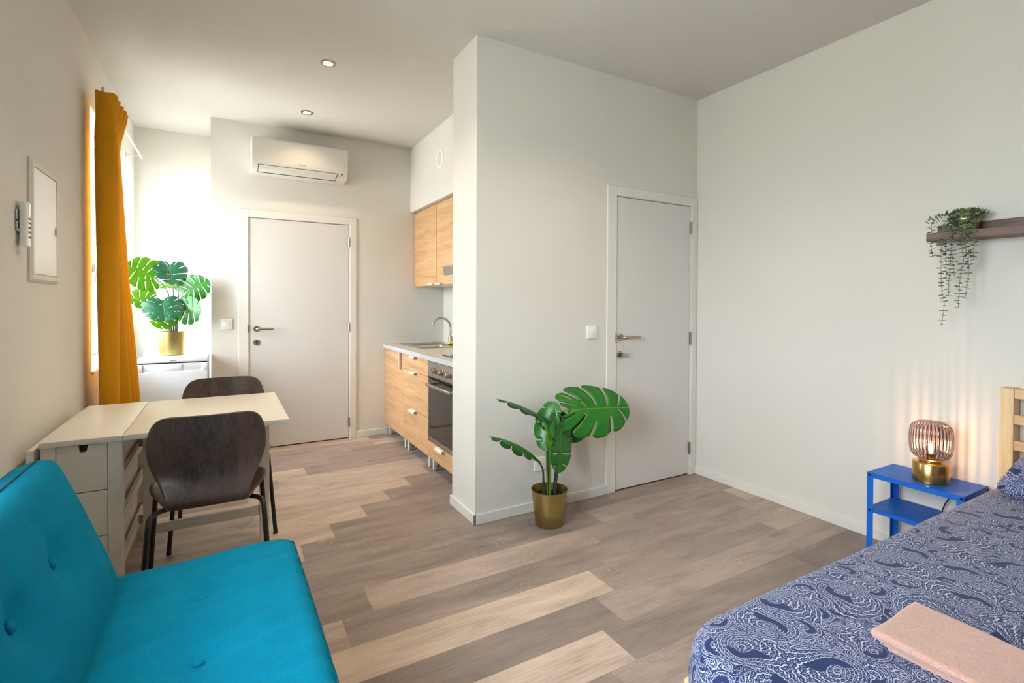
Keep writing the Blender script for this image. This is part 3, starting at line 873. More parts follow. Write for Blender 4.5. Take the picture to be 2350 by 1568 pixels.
def oven():
    y0, y1 = K3 + .012, K2 - .006
    org = (FX, (y0 + y1) / 2, .233)
    t = thing('oven', 'built in steel oven with black glass door and three round knobs', 'oven', org)
    MB(org).box(FX + .02, FX + .50, y0 + .02, y1 - .02, .24, .84).build('oven_body', M['black'], t)
    MB(org).box(FX - .004, FX + .02, y0, y1, .728, .846, .002, 1).build('control_panel', M['ovensteel'], t)
    for y in (3.524, 3.395, 3.265):
        k = MB(org).lathe([(.028, 0), (.028, .006), (.021, .008), (.021, .018), (.0195, .021), (.0195, .034), (.0175, .037), (0, .037)], (FX - .004, y, .787), 28, Matrix.Rotation(-PI / 2, 4, 'Y')).build('knob', M['steelv'], t, 40)
        MB(org).box(FX - .0425, FX - .0405, y - .0015, y + .0015, .792, .806).build('knob_mark', M['dark'], k)
    MB(org).box(FX + .004, FX + .02, y0, y1, .712, .727).build('vent_gap', M['dark'], t)
    d = MB(org); d.box(FX - .002, FX + .02, y0, y0 + .022, .238, .708, .002, 1).box(FX - .002, FX + .02, y1 - .022, y1, .238, .708, .002, 1).box(FX - .002, FX + .02, y0 + .022, y1 - .022, .238, .262, .002, 1)
    d.build('oven_door', M['ovensteel'], t)
    MB(org).box(FX, FX + .015, y0 + .022, y1 - .022, .262, .708).build('door_glass', M['blackglass'], t)
    h = MB(org); h.box(FX - .066, FX - .050, y0 + .015, y1 - .11, .672, .694, .003, 2)
    h.box(FX - .055, FX, y1 - .14, y1 - .11, .678, .692, .002, 1).box(FX - .055, FX, y0 + .02, y0 + .05, .678, .692, .002, 1)
    h.build('oven_handle', M['steel'], t, 40)
oven()

def worktop():
    y0, y1 = 2.99, YB - .002
    org = (2.36, (y0 + y1) / 2, .853)
    # sink hole
    sx0, sx1, sy0, sy1 = 2.215, 2.565, 4.31, 4.87
    x0, x1, z0, z1 = 2.046, XK - .002, .8525, .888
    m = MB(org)
    m.box(x0 + .001, sx0, y0, y1, z0, z1).box(sx1, x1, y0, y1, z0, z1).box(sx0, sx1, y0, sy0, z0, z1).box(sx0, sx1, sy1, y1, z0, z1)
    t = thing('worktop', 'grey beige laminate worktop with a pale front edge over the base cupboards', 'worktop', org)
    m.build('slab', M['worktop'], t)
    MB(org).box(x0 - .002, x0 + .0015, y0, y1, z0, z1, .0008, 1).build('front_edge', M['worktopedge'], t)
    # sink
    org = (2.39, 4.59, .888)
    t = thing('sink', 'stainless steel sink with draining board let into the worktop', 'sink', org)
    m = MB(org); zr = .8885
    rx0, rx1, ry0, ry1 = 2.195, 2.60, 4.25, 4.89
    bx0, bx1, by0, by1 = 2.245, 2.545, 4.34, 4.64
    m.box(rx0, bx0, ry0, ry1, zr, zr + .005, .002, 1).box(bx1, rx1, ry0, ry1, zr, zr + .005, .002, 1).box(bx0, bx1, ry0, by0, zr, zr + .005, .002, 1)
    m.box(bx0, bx1, by1, ry1, zr - .006, zr + .001)
    m.box(bx0, bx1, by1, by1 + .012, zr, zr + .005, .002, 1)
    m.build('sink_rim', M['steel'], t)
    b = MB(org)
    pr = []
    for k, (ins, z) in enumerate([(0, zr + .003), (.004, zr - .006), (.010, zr - .10), (.03, zr - .135), (.06, zr - .14)]):
        rr = .05
        ring = []
        for c, (cx, cy) in enumerate([(bx1 - ins - rr, by1 - ins - rr), (bx0 + ins + rr, by1 - ins - rr), (bx0 + ins + rr, by0 + ins + rr), (bx1 - ins - rr, by0 + ins + rr)]):
            for a in range(7):
                an = c * PI / 2 + a / 6 * PI / 2
                ring.append(Vector((cx + rr * math.cos(an), cy + rr * math.sin(an), z)))
        ring.append(ring[0].copy()); pr.append(ring)
    V = b.grid(pr); b.bm.faces.new(V[-1][:-1])
    bmesh.ops.remove_doubles(b.bm, verts=b.bm.verts, dist=1e-5)
    b.build('sink_bowl', M['steel'], t, 60, solid=.0008)
    g_ = MB(org)
    for k in range(6):
        y = 4.68 + k * .033
        g_.box(bx0 + .03, bx1 - .03, y, y + .012, zr + .0005, zr + .004, .0015, 1)
    g_.build('drainer_ridges', M['steel'], t)
    # tap
    t = thing('kitchen_tap', 'satin nickel kitchen tap with a high curved spout behind the sink', 'tap', (2.625, 4.60, .888))
    MB().lathe([(0, 0), (.026, 0), (.026, .006), (.020, .010), (.020, .075), (.017, .08), (0, .08)], n=28).build('tap_body', M['steelv'], t, 40)
    pts = [(0, 0, .07), (0, 0, .165)]
    for k in range(0, 17):
        a = k / 16 * math.radians(168)
        pts.append((-.093 + .093 * math.cos(a), 0, .165 + .093 * math.sin(a)))
    MB().tube(pts, .0105, 16).build('spout', M['steelv'], t, 60)
    MB().tube([(0, -.018, .05), (0, -.035, .052), (-.004, -.06, .062)], .006, 12).build('lever', M['steelv'], t, 60)
    t = tag(MB((2.575, 4.565, .8935)).box(2.545, 2.61, 4.475, 4.565, .8993, .917, .005, 3).build('sponge', M['yellow'], None, 60), 'yellow sponge lying on the sink rim below the tap', 'sponge')
    t.location = (2.575, 4.52, .8935)
    MB().box(-.030, .035, -.045, .045, .0003, .0055, .001, 1).build('scouring_pad', M['scour'], t)
    t = thing('hob', 'black glass hob set on the worktop above the oven', 'hob', (2.39, 3.37, .888))
    MB().box(-.24, .24, -.26, .252, .0005, .0065, .0015, 1).build('glass_plate', M['hobglass'], t)
    for dx, dy, r in ((-.11, -.13, .075), (-.11, .12, .09), (.11, -.13, .09), (.11, .12, .075)):
        MB().lathe([(r - .002, .0066), (r, .0068), (r + .002, .0066)], (dx, dy, 0), 40).build('cooking_zone', M['greytext'], t)
    MB().lathe([(.011, .0066), (.010, .018), (0, .018)], (-.205, .12, 0), 20).build('knob', M['black'], t, 40)
worktop()

def wall_unit(y0, y1, z0, label, hy, hood=False):
    X0 = 2.36
    org = (X0, (y0 + y1) / 2, z0)
    t = thing('wall_cabinet', label, 'wall cabinet', org, 0, 'oak fronted wall cupboards')
    MB(org).box(X0 + .019, XK - .003, y0 + .001, y1 - .001, z0 + .004, 2.196).build('carcass', M['white'], t)
    d = MB(org).box(X0, X0 + .018, y0 + .002, y1 - .002, z0, 2.190, .0012, 1).build('door', M['oak'], t)
    if hy is not None:
        mb = MB(org)
        mb.prism([(X0 + .004, z0 + .0006), (X0 - .020, z0 - .0008), (X0 - .027, z0 + .005), (X0 - .030, z0 + .016), (X0 - .0275, z0 + .016), (X0 - .0245, z0 + .006), (X0 - .019, z0 + .001), (X0 + .004, z0 + .0022)], hy - .06, hy + .06, 'y')
        mb.build('handle', M['white'], d, 50)
wall_unit(4.304, 4.912, 1.455, 'oak wall cupboard next to the wall with the white door', 4.39)
wall_unit(3.702, 4.300, 1.455, 'oak wall cupboard between the first cupboard and the cooker hood', 4.21)
wall_unit(3.102, 3.698, 1.60, 'short oak wall cupboard over the cooker hood, mostly behind the partition', None)
t = thing('cooker_hood', 'grey steel cooker hood with a sloped front under the wall cupboards', 'cooker hood', (2.36, 3.40, 1.50))
MB((2.36, 3.40, 1.50)).prism([(2.178, 1.575), (2.345, 1.598), (2.66, 1.598), (2.66, 1.50), (2.345, 1.50), (2.192, 1.512)], 3.105, 3.697, 'y').build('hood_shell', M['ovensteel'], t)
MB((2.36, 3.40, 1.50)).box(2.21, 2.60, 3.13, 3.67, 1.4985, 1.513).build('hood_filter', M['white'], t)

# ------------------------------------------------------------------ drop leaf table
def table():
    org = (.2, 3.0, 0)
    t = thing('gateleg_table', 'cream drop leaf table with drawers and one leaf raised beside the left wall', 'table', org)
    C = M['cream']
    ya, yb = 2.592, 3.410
    zt0, zt1 = .7155, .7385
    MB(org).box(.0675, .3285, ya, yb, zt0, zt1, .002, 2).build('centre_top', C, t, 40)
    MB(org).box(.3310, .962, ya - .002, yb - .006, zt0, zt1, .002, 2).build('raised_leaf', C, t, 40)
    MB(org).box(.0315, .0530, ya + .004, yb - .004, .105, .712, .002, 2).build('folded_leaf', C, t, 40)
    yn = 2.604                                   # face of the near end
    for (x0, x1, y0, y1) in ((.0715, .116, yn, yn + .05), (.279, .327, yn, yn + .05), (.0715, .116, 3.350, 3.398), (.279, .327, 3.350, 3.398)):
        MB(org).box(x0, x1, y0, y1, 0, zt0, .0015, 1).build('leg', C, t)
    # drawer case
    MB(org).box(.118, .277, yn + .04, 3.36, .155, .172).box(.104, .118, yn + .05, 3.35, .155, .705).box(.277, .288, yn + .052, 3.348, .155, .705).build('case', C, t)
    for k, (z0, z1) in enumerate(((.5215, .712), (.3325, .5175), (.155, .3285))):
        d = MB(org)
        xa, xb = .118, .277
        if k == 0:
            # front with the finger notch
            cx, top, bot = .200, .026, .019
            d.prism([(xa, z0), (xb, z0), (xb, z1), (cx + top * .62, z1), (cx + bot * .55, z1 - .030), (cx - bot * .55, z1 - .030), (cx - top * .62, z1), (xa, z1)], yn + .002, yn + .018, 'y')
        else:
            d.box(xa, xb, yn + .002, yn + .018, z0, z1)
        o = d.build('drawer', C, t)
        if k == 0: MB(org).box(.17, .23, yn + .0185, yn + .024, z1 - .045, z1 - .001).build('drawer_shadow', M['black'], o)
    # slatted guards on the room side
    for z in (.515, .345, .155):
        MB(org).box(.300, .318, yn + .05, 3.350, z, z + .042, .001, 1).build('side_rail', C, t)
    # swung out gate
    y0, y1 = 3.030, 3.052
    MB(org).box(.345, .392, y0, y1, .125, .700, .001, 1).build('gate_post', C, t)
    MB(org).box(.858, .906, y0 - .002, y1 + .002, 0, .700, .001, 1).build('gate_leg', C, t)
    MB(org).box(.392, .858, y0 + .002, y1 - .002, .138, .186, .001, 1).build('gate_rail', C, t)
    MB(org).box(.392, .858, y0 + .002, y1 - .002, .655, .700, .001, 1).build('gate_rail', C, t)
    for z in (.22, .60):
        MB(org).cyl((.338, (y0 + y1) / 2, z - .02), (.338, (y0 + y1) / 2, z + .02), .006, 12).box(.327, .345, y0 + .008, y0 + .012, z - .02, z + .02).build('gate_hinge', M['steelv'], t)
table()

# ------------------------------------------------------------------ chairs
def chair():
    t = thing('dining_chair', 'x', 'chair', (0, 0, 0), 0, 'dark veneer shell chairs')
    # profile: (y, z, half width, edge lift)
    pr = [(-.047, .8290, .118), (-.0465, .8275, .146), (-.044, .820, .170), (-.041, .803, .190), (-.035, .775, .205), (-.024, .735, .2155), (-.010, .690, .219), (.004, .645, .2165), (.014, .605, .206), (.019, .570, .190), (.016, .540, .174), (.006, .512, .161), (-.006, .487, .153), (-.010, .466, .149), (.004, .4475, .148), (.034, .4375, .152), (.075, .4345, .162), (.130, .4365, .188), (.185, .4405, .213), (.240, .4430, .229), (.300, .4450, .236), (.350, .4455, .233), (.390, .4440, .218), (.418, .4400, .188), (.430, .4360, .140)]
    P = []; N = 16
    sp = cr([(a, b, c) for a, b, c in pr], 3)
    for q in sp:
        y, z, hw = q
        row = []
        back = sm(.50, .62, z)
        for k in range(N + 1):
            u = -1 + 2 * k / N
            x = hw * u
            cup = .055 * (x / .22) ** 2
            yy = y + cup * back
            zz = z + (1 - back) * .016 * (x / .22) ** 2 * (1 if y > .1 else .3)
            row.append(Vector((x, yy, zz)))
        P.append(row)
    mb = MB(); mb.grid(P)
    o = mb.build('shell', M['darkwood'], t, 180, solid=.0095, sub=1)
    for s in (-1, 1):
        rear = [(s * .10, .12, .424), (s * .165, .085, .424), (s * .188, .058, .424), (s * .200, .034, .420), (s * .205, .010, .406), (s * .207, -.006, .385), (s * .232, -.058, .012)]
        MB().tube(cr(rear, 4), .0105, 14).build('leg', M['blackmetal'], t, 60)
        frn = [(s * .10, .30, .424), (s * .180, .325, .424), (s * .205, .345, .421), (s * .214, .356, .410), (s * .218, .362, .392), (s * .247, .432, .012)]
        MB().tube(cr(frn, 4), .0105, 14).build('leg', M['blackmetal'], t, 60)
        for p in ((s * .232, -.058), (s * .247, .432)):
            MB().cyl((p[0], p[1], 0), (p[0], p[1], .014), .0115, 14).build('foot_cap', M['black'], t, 60)
    MB().tube([(-.10, .12, .424), (.10, .12, .424)], .009, 10).tube([(-.10, .30, .424), (.10, .30, .424)], .009, 10).box(-.012, .012, .12, .30, .418, .430).build('under_frame', M['blackmetal'], t, 60)
    return t
CH = chair()
CH.location = (.638, 2.432, 0); CH['label'] = 'dark wood shell chair with black legs, on the sofa side of the table'
c2 = CH.copy(); COL.objects.link(c2)
for ch in CH.children:
    c = ch.copy(); COL.objects.link(c); c.parent = c2
c2.location = (.693, 3.512, 0); c2.rotation_euler = (0, 0, PI)
c2['label'] = 'dark wood shell chair on the far side of the table, its back top showing above'

# ------------------------------------------------------------------ sofa
def cushion(Lx, Ly, T, rad, fn, nx=40, ny=90, nz=8):
    """rounded slab, x 0..Lx, y 0..Ly, z 0..T; fn(x,y,w) gives offset of the top (w: 1 top .. 0 bottom)"""
    b = bmesh.new()
    def g(n):
        return [0.5 - 0.5 * math.cos(PI * k / n) * (1.0) for k in range(n + 1)]
    def mk(n, L):
        e = rad / L
        out = [0, e * .25, e * .6, e]
        inner = [lerp(e, 1 - e, k / n) for k in range(1, n)]
        return [q * L for q in out + inner + [1 - e, 1 - e * .6, 1 - e * .25, 1]]
    X, Y, Zs = mk(nx, Lx), mk(ny, Ly), mk(max(2, nz), T)
    vs = {}
    def vert(i, j, k):
        key = (i, j, k)
        if key in vs: return vs[key]
        p = Vector((X[i], Y[j], Zs[k]))
        c = Vector((min(max(p.x, rad), Lx - rad), min(max(p.y, rad), Ly - rad), min(max(p.z, rad), T - rad)))
        d = p - c
        if d.length > 1e-7:
            dd = d.normalized() * rad
            # blend cube-face points onto the round
            m_ = max(abs(d.x), abs(d.y), abs(d.z)) / rad
            p = c + dd * m_
        p = p + fn(p)
        vs[key] = b.verts.new(p); return vs[key]
    I, J, K = len(X) - 1, len(Y) - 1, len(Zs) - 1
    for i in range(I):
        for j in range(J):
            b.faces.new((vert(i, j, 0), vert(i, j + 1, 0), vert(i + 1, j + 1, 0), vert(i + 1, j, 0)))
            b.faces.new((vert(i, j, K), vert(i + 1, j, K), vert(i + 1, j + 1, K), vert(i, j + 1, K)))
    for i in range(I):
        for k in range(K):
            b.faces.new((vert(i, 0, k), vert(i + 1, 0, k), vert(i + 1, 0, k + 1), vert(i, 0, k + 1)))
            b.faces.new((vert(i, J, k), vert(i, J, k + 1), vert(i + 1, J, k + 1), vert(i + 1, J, k)))
    for j in range(J):
        for k in range(K):
            b.faces.new((vert(0, j, k), vert(0, j, k + 1), vert(0, j + 1, k + 1), vert(0, j + 1, k)))
            b.faces.new((vert(I, j, k), vert(I, j + 1, k), vert(I, j + 1, k + 1), vert(I, j, k + 1)))
    bmesh.ops.recalc_face_normals(b, faces=b.faces)
    return b

def sofa():
    yend, L = 2.075, 1.90
    y0 = yend - L
    org = (.5, y0 + L / 2, 0)
    t = thing('sofa', 'turquoise armless button tufted sofa against the left wall', 'sofa', org)
    # ---- seat: x .36 .. .925, top z ~.40
    sx0, Lx, T, rad = .355, .575, .165, .055
    btn = [(.640, 1.755), (.640, 1.445), (.640, 1.135), (.640, .825), (.640, .515)]
    def fseat(p):
        x, y = p.x + sx0, p.y + y0
        top = sm(.35, 1.0, p.z / T)
        ex = min(p.x, Lx - p.x) / .16; ey = min(p.y, L - p.y) / .22
        puff = .016 * min(1, ex) * min(1, ey)
        d = 0
        for bx, by in btn:
            r = math.hypot((x - bx) * 1.0, (y - by))
            d += .017 * math.exp(-(r / .045) ** 2) + .006 * math.exp(-(r / .12) ** 2)
        # soft creases that run across the seat
        wr = .0046 * math.sin((y * 1.0 - x * .30) * 70 + 2.5 * noise.noise(Vector((x * 3, y * 3, 0)))) * sm(0, .16, p.x) * sm(0.05, .5, noise.noise(Vector((x * 2.2, y * 4.0, 3.1))) + .35)
        lean = .018 * (p.x / Lx)                                   # front edge a little higher
        bulge = .010 * math.sin(PI * p.y / L) * sm(.5, 1, p.x / Lx)
        return Vector((bulge, 0, top * (puff - d + wr + lean)))
    b = cushion(Lx, L, T, rad, fseat)
    bmesh.ops.translate(b, vec=Vector((sx0, y0, .232)), verts=b.verts)
    mb = MB(org); mb._add(b); mb.build('seat_cushion', M['teal'], t, 180)
    # ---- backrest: slab leaning back, local x = up along the back, local z = out of its face
    Bx, BT_, brad = .520, .135, .050
    ang = math.atan2(.36, .14)
    # local frame: u (up the back), n (out, towards the room)
    base_pt = Vector((.417, y0, .335)); uu = Vector((-.345, 0, .94)).normalized(); nn = Vector((uu.z, 0, -uu.x))
    bb = [(1.70, .300), (1.41, .300), (1.11, .300), (.81, .300), (.51, .300)]
    def fback(p):
        y = p.y + y0; top = sm(.3, 1.0, p.z / BT_)
        ex = min(p.x, Bx - p.x) / .16; ey = min(p.y, L - p.y) / .2
        puff = .030 * min(1, ex) * min(1, ey)
        d = 0
        for by, bu in bb:
            r = math.hypot(y - by, p.x - bu)
            d += .024 * math.exp(-(r / .05) ** 2) + .014 * math.exp(-(r / .13) ** 2)
            # drag folds from each button up to the top edge
            if p.x > bu:
                a = abs(y - by - .02) ; d += .007 * math.exp(-((a - .05 * (p.x - bu) / .15) / .016) ** 2) * sm(.0, .06, p.x - bu) * (1 - sm(.10, .19, p.x - bu))
        return Vector((0, 0, top * (puff - d)))
    b = cushion(Bx, L, BT_, brad, fback)
    Mx = Matrix(((uu.x, 0, nn.x, 0), (0, 1, 0, 0), (uu.z, 0, nn.z, 0), (0, 0, 0, 1)))
    bmesh.ops.transform(b, matrix=Mx, verts=b.verts)
    off = base_pt - nn * BT_
    bmesh.ops.translate(b, vec=off, verts=b.verts)
    bmesh.ops.recalc_face_normals(b, faces=b.faces)
    mb = MB(org); mb._add(b); mb.build('back_cushion', M['teal'], t, 180)
    # buttons
    for (x, y) in btn:
        z = .232 + T + .016 - .023 + .018 * ((x - sx0) / Lx)
        MB(org).ball((x, y, z + .002), .0135, .0135, .006, 18, 10).build('button', M['teal'], t, 180)
    for (y, u) in bb:
        c = base_pt + uu * u + nn * (.030 - .038 + .006); c.y = y
        Rb = Matrix(((uu.x, 0, nn.x), (0, 1, 0), (uu.z, 0, nn.z))).to_4x4()
        MB(org).ball(c, .0145, .0145, .0070, 18, 10, Rb).build('button', M['teal'], t, 180)
    # welts
    w1 = MB(org)
    ze = .232 + T + .018 - .020
    wp = []
    for k in range(41):
        y = lerp(yend - .050, y0 + .05, k / 40)
        wp.append((sx0 + Lx - .0125 + .010 * math.sin(PI * (y - y0) / L), y, ze))
    wp = [(sx0 + Lx - .10, yend - .012, ze - .004), (sx0 + Lx - .062, yend - .0135, ze - .001), (sx0 + Lx - .030, yend - .026, ze)] + wp
    w1.tube(wp, .0028, 8)
    w1.build('seat_welt', M['tealwelt'], t, 180)
    w2 = MB(org)
    tp = off + uu * (Bx - .0010) + nn * .098
    w2.tube([(tp.x, y0 + .05, tp.z), (tp.x, yend - .06, tp.z)], .0032, 8)
    lo = off + uu * .05 + nn * (BT_ * .62)
    w2.build('back_welt', M['tealwelt'], t, 180)
    # base and legs
    MB(org).box(.20, .885, y0 + .04, yend - .05, .170, .236, .006, 2).build('frame', M['blackmetal'], t, 40)
    MB(org).box(.18, .27, y0 + .05, yend - .06, .236, .45, .006, 2).build('back_frame', M['blackmetal'], t, 40)
    for x in (.26, .83):
        for y in (y0 + .14, yend - .16):
            MB(org).cyl((x, y, .172), (x, y, 0), .024, 20, .016).build('leg', M['blackmetal'], t, 60)
sofa()

# ------------------------------------------------------------------ bed
def bed():
    org = (2.72, .10, 0)
    t = thing('bed', 'pine bed frame with a slatted headboard against the right wall', 'bed', org)
    P, PX = M['pine'], M['pinex']
    ya, yb = -.675, .872
    hx0, hx1 = 3.728, 3.798
    for y0, y1 in ((yb - .046, yb), (ya, ya + .046)):
        MB(org).box(hx0, hx1, y0, y1, 0, .923, .003, 2).build('headboard_post', P, t, 40)
    for z0, z1 in ((.879, .921), (.765, .807), (.650, .692), (.536, .578), (.42, .462)):
        MB(org).box(hx0 + .004, hx0 + .026, ya + .046, yb - .046, z0, z1, .002, 1).build('headboard_rail', PX, t, 40)
    for y0, y1 in ((yb - .030, yb), (ya, ya + .030)):
        MB(org).box(1.73, hx0, y0, y1, .20, .345, .003, 1).build('side_rail', PX, t, 40)
    MB(org).box(1.70, 1.73, ya + .03, yb - .03, .20, .345, .003, 1).build('foot_rail', PX, t, 40)
    for y0, y1 in ((yb - .055, yb), (ya, ya + .055)):
        MB(org).box(1.70, 1.77, y0, y1, 0, .350, .003, 2).build('leg', P, t, 40)
    for k in range(14):
        x = 1.82 + k * .135
        MB(org).box(x, x + .07, ya + .03, yb - .03, .335, .3495).build('bed_slat', PX, t)
    return t
bed()

def spread():
    # navy paisley cover: rounded slab over the mattress, edges rolled, hem hanging
    x0, x1, ya, yb = 1.592, 3.722, -.72, .866
    rc = .20
    outline = []
    def corner(cx, cy, a0, a1, n=12):
        return [Vector((cx + rc * math.cos(lerp(a0, a1, k / n)), cy + rc * math.sin(lerp(a0, a1, k / n)), 0)) for k in range(n + 1)]
    def seg(a, b, n): return [a.lerp(b, k / n) for k in range(1, n)]
    c1 = corner(x0 + rc, yb - rc, PI / 2, PI)            # near visible corner
    c2 = corner(x0 + rc, ya + rc, PI, 1.5 * PI)
    A = Vector((x1, yb, 0)); B = Vector((x1, ya, 0))
    pts = [A] + seg(A, c1[0], 60) + c1 + seg(c1[-1], c2[0], 36) + c2 + seg(c2[-1], B, 40) + [B]
    n = len(pts)
    nor = []
    for i in range(n):
        d = (pts[min(i + 1, n - 1)] - pts[max(i - 1, 0)]).normalized()
        nor.append(Vector((-d.y, d.x, 0)) * -1)
    ctr = Vector(((x0 + x1) / 2, (ya + yb) / 2, 0))
    if (pts[n // 2] - ctr).dot(nor[n // 2]) < 0: nor = [-q for q in nor]
    nor[0] = Vector((0, 1, 0)); nor[-1] = Vector((0, -1, 0))
    ztop = .512
    r = .062
    prof = []
    for k in range(0, 9):
        a = k / 8 * PI / 2
        prof.append((-(r) * (1 - math.sin(a)), -(r) * (1 - math.cos(a)), r * a))
    prof += [(.004, -.085, .125), (.006, -.11, .15), (.004, -.135, .175), (-.001, -.155, .195), (-.010, -.166, .205)]
    def wrinkle(x, y):
        return .0045 * noise.noise(Vector((x * 3.2, y * 3.2, 0))) + .0022 * noise.noise(Vector((x * 11, y * 8, 2)))
    P = []; U = []
    for i in range(n):
        row = []; ur = []
        p, q = pts[i], nor[i]
        for (o, dz, s) in prof:
            wob = .010 * noise.noise(Vector((p.x * 4, p.y * 4, s * 3))) * sm(.03, .12, s)
            v = p + q * (o + wob)
            row.append(Vector((v.x, v.y, ztop + dz + wrinkle(v.x, v.y) * (1 - sm(.0, .12, s)))))
            base = p - q * r
            ur.append((base.x + q.x * s, base.y + q.y * s))
        P.append(row); U.append(ur)
    org = (2.65, .08, .35)
    mb = MB(org)
    V = mb.grid(P, U)
    # top: strips from the rounded edge to the spine
    lay = mb.bm.loops.layers.uv['UVMap']
    ins = [0.0, .04, .10, .2, .32, .45, .58, .72, .86, 1.0]
    TP = []; TU = []
    for i in range(n):
        p = pts[i] - nor[i] * r
        tgt = Vector((min(max(p.x, x0 + .62), x1 - .0), ctr.y, 0))
        row = []; ur = []
        for k in ins:
            v = p.lerp(tgt, k)
            row.append(Vector((v.x, v.y, ztop + wrinkle(v.x, v.y) + .010 * math.sin(PI * min(1, k)) )))
            ur.append((v.x, v.y))
        TP.append(row); TU.append(ur)
    for i in range(n): 
        TP[i][0] = P[i][0].copy()
    mb.grid(TP, TU)
    bmesh.ops.remove_doubles(mb.bm, verts=mb.bm.verts, dist=2e-5)
    bmesh.ops.recalc_face_normals(mb.bm, faces=mb.bm.faces)
    o = mb.build('bedspread', M['paisley'], None, 180, sub=1)
    o.location = org
    tag(o, 'navy blue bedspread with a white paisley print covering the bed', 'bedspread')
    return o
spread()

def pillow():
    c = (3.585, .485, .565)
    b = cushion(.36, .60, .13, .055, lambda p: Vector((0, 0, (1 if p.z > .065 else -1) * .012 * min(1, min(p.x, .36 - p.x) / .12) * min(1, min(p.y, .6 - p.y) / .12))), 20, 30, 6)
    # pinch the corners
    for v in b.verts:
        x, y = v.co.x - .18, v.co.y - .30
        k = (abs(x) / .18) ** 3 * (abs(y) / .30) ** 3
        v.co.z = lerp(v.co.z, .065, min(1, k * 1.0)); v.co.x += x * .10 * k; v.co.y += y * .08 * k
        v.co.z += .004 * noise.noise(v.co * 9)
    uv = b.loops.layers.uv.new('UVMap')
    for f in b.faces:
        for l in f.loops: l[uv].uv = (l.vert.co.x + l.vert.co.z * .7, l.vert.co.y * .9 + 5 + l.vert.co.z * .5)
    bmesh.ops.translate(b, vec=Vector((-.18, -.30, -.065)), verts=b.verts)
    bmesh.ops.rotate(b, cent=(0, 0, 0), matrix=Matrix.Rotation(math.radians(-14), 3, 'Y'), verts=b.verts)
    me = bpy.data.meshes.new('pillow'); b.to_mesh(me); b.free(); me.materials.append(M['paisley'])
    for p in me.polygons: p.use_smooth = True
    o = bpy.data.objects.new('pillow', me); link(o); o.location = (c[0], c[1], c[2] + .028)
    tag(o, 'navy paisley pillow leaning at the pine headboard, cut by the photo edge', 'pillow')
pillow()

def towel():
    # folded strip: layers shown at the left long side
    x0, x1, ya, yb = 1.974, 2.188, -.05, .581
    org = ((x0 + x1) / 2, .29, .517)
    t = thing('towel', 'folded pale pink towel lying on the bedspread', 'towel', org)
    def slab(xa, xb, z0, z1, rad, seed, name, yb_=yb):
        def f(p):
            return Vector((.004 * noise.noise(Vector((p.y * 6, seed, 0))), .004 * noise.noise(Vector((p.x * 8, seed, 5))), .0035 * noise.noise(Vector((p.x * 9, p.y * 9, seed))) + (.006 * noise.noise(Vector((p.x * 4, p.y * 4, seed))) if p.z > (z1 - z0) / 2 else 0)))
        b = cushion(xb - xa, yb_ - ya, z1 - z0, rad, f, 24, 50, 4)
        bmesh.ops.translate(b, vec=Vector((xa, ya, z0)), verts=b.verts)
        mb = MB(org); mb._add(b)
        return mb.build(name, M['towel'], t, 180)
    slab(x0 + .010, x1 - .004, .5165, .5255, .0040, 1.0, 'lower_fold', yb - .03)
    slab(x0 + .006, x1 - .003, .525, .534, .0040, 3.0, 'middle_fold', yb - .022)
    slab(x0 - .004, x1, .5335, .5555, .0105, 7.0, 'upper_fold')
towel()

# ------------------------------------------------------------------ nightstand and lamp
def nightstand():
    x0, x1, y0, y1, zt = 3.506, 3.772, .918, 1.302, .451
    org = ((x0 + x1) / 2, (y0 + y1) / 2, 0)
    t = thing('nightstand', 'bright blue metal bedside table with one lower shelf beside the bed', 'bedside table', org)
    B = M['blue']; th = .0018
    m = MB(org)
    m.box(x0 + .001, x1 - .001, y0 + .001, y1 - .001, zt - th, zt, .0006, 1).box(x0 + .0012, x0 + .003, y0 + .001, y1 - .001, zt - .024, zt).box(x1 - .003, x1 - .0012, y0 + .001, y1 - .001, zt - .024, zt).box(x0, x1, y0 + .0012, y0 + .003, zt - .024, zt).box(x0, x1, y1 - .003, y1 - .0012, zt - .024, zt)
    m.build('table_top', B, t)
    zs = .276
    m = MB(org)
    m.box(x0 + .003, x1 - .003, y0 + .003, y1 - .003, zs - th, zs, .0006, 1).box(x0 + .003, x0 + .005, y0 + .003, y1 - .003, zs - .022, zs).box(x1 - .005, x1 - .003, y0 + .003, y1 - .003, zs - .022, zs).box(x0 + .003, x1 - .003, y0 + .003, y0 + .005, zs - .022, zs).box(x0 + .003, x1 - .003, y1 - .005, y1 - .003, zs - .022, zs)
    m.build('lower_shelf', B, t)
    w = .028
    for sx in (0, 1):
        for sy in (0, 1):
            xa = x0 if sx == 0 else x1; yy_ = y0 if sy == 0 else y1
            dx = w if sx == 0 else -w; dy = w if sy == 0 else -w
            ex = th if sx == 0 else -th; ey = th if sy == 0 else -th
            leg = MB(org)
            leg.box(min(xa, xa + ex), max(xa, xa + ex), min(yy_, yy_ + dy), max(yy_, yy_ + dy), 0, zt - .0005)
            leg.box(min(xa + ex, xa + dx), max(xa + ex, xa + dx), min(yy_, yy_ + ey), max(yy_, yy_ + ey), 0, zt - .0005)
            lo = leg.build('leg', B, t)
            for z in (zt - .012, zs - .012):
                yb_ = yy_ + dy * .42
                MB(org).lathe([(0, .004), (.0045, .0035), (.006, 0), (0, 0)], (xa, yb_, z), 14, Matrix.Rotation(-PI / 2 if sx == 0 else PI / 2, 4, 'Y')).build('bolt', M['black'], lo, 60)
                xb_ = xa + dx * .42
                MB(org).lathe([(0, .004), (.0045, .0035), (.006, 0), (0, 0)], (xb_, yy_, z), 14, Matrix.Rotation(PI / 2 if sy == 0 else -PI / 2, 4, 'X')).build('bolt', M['black'], lo, 60)
nightstand()

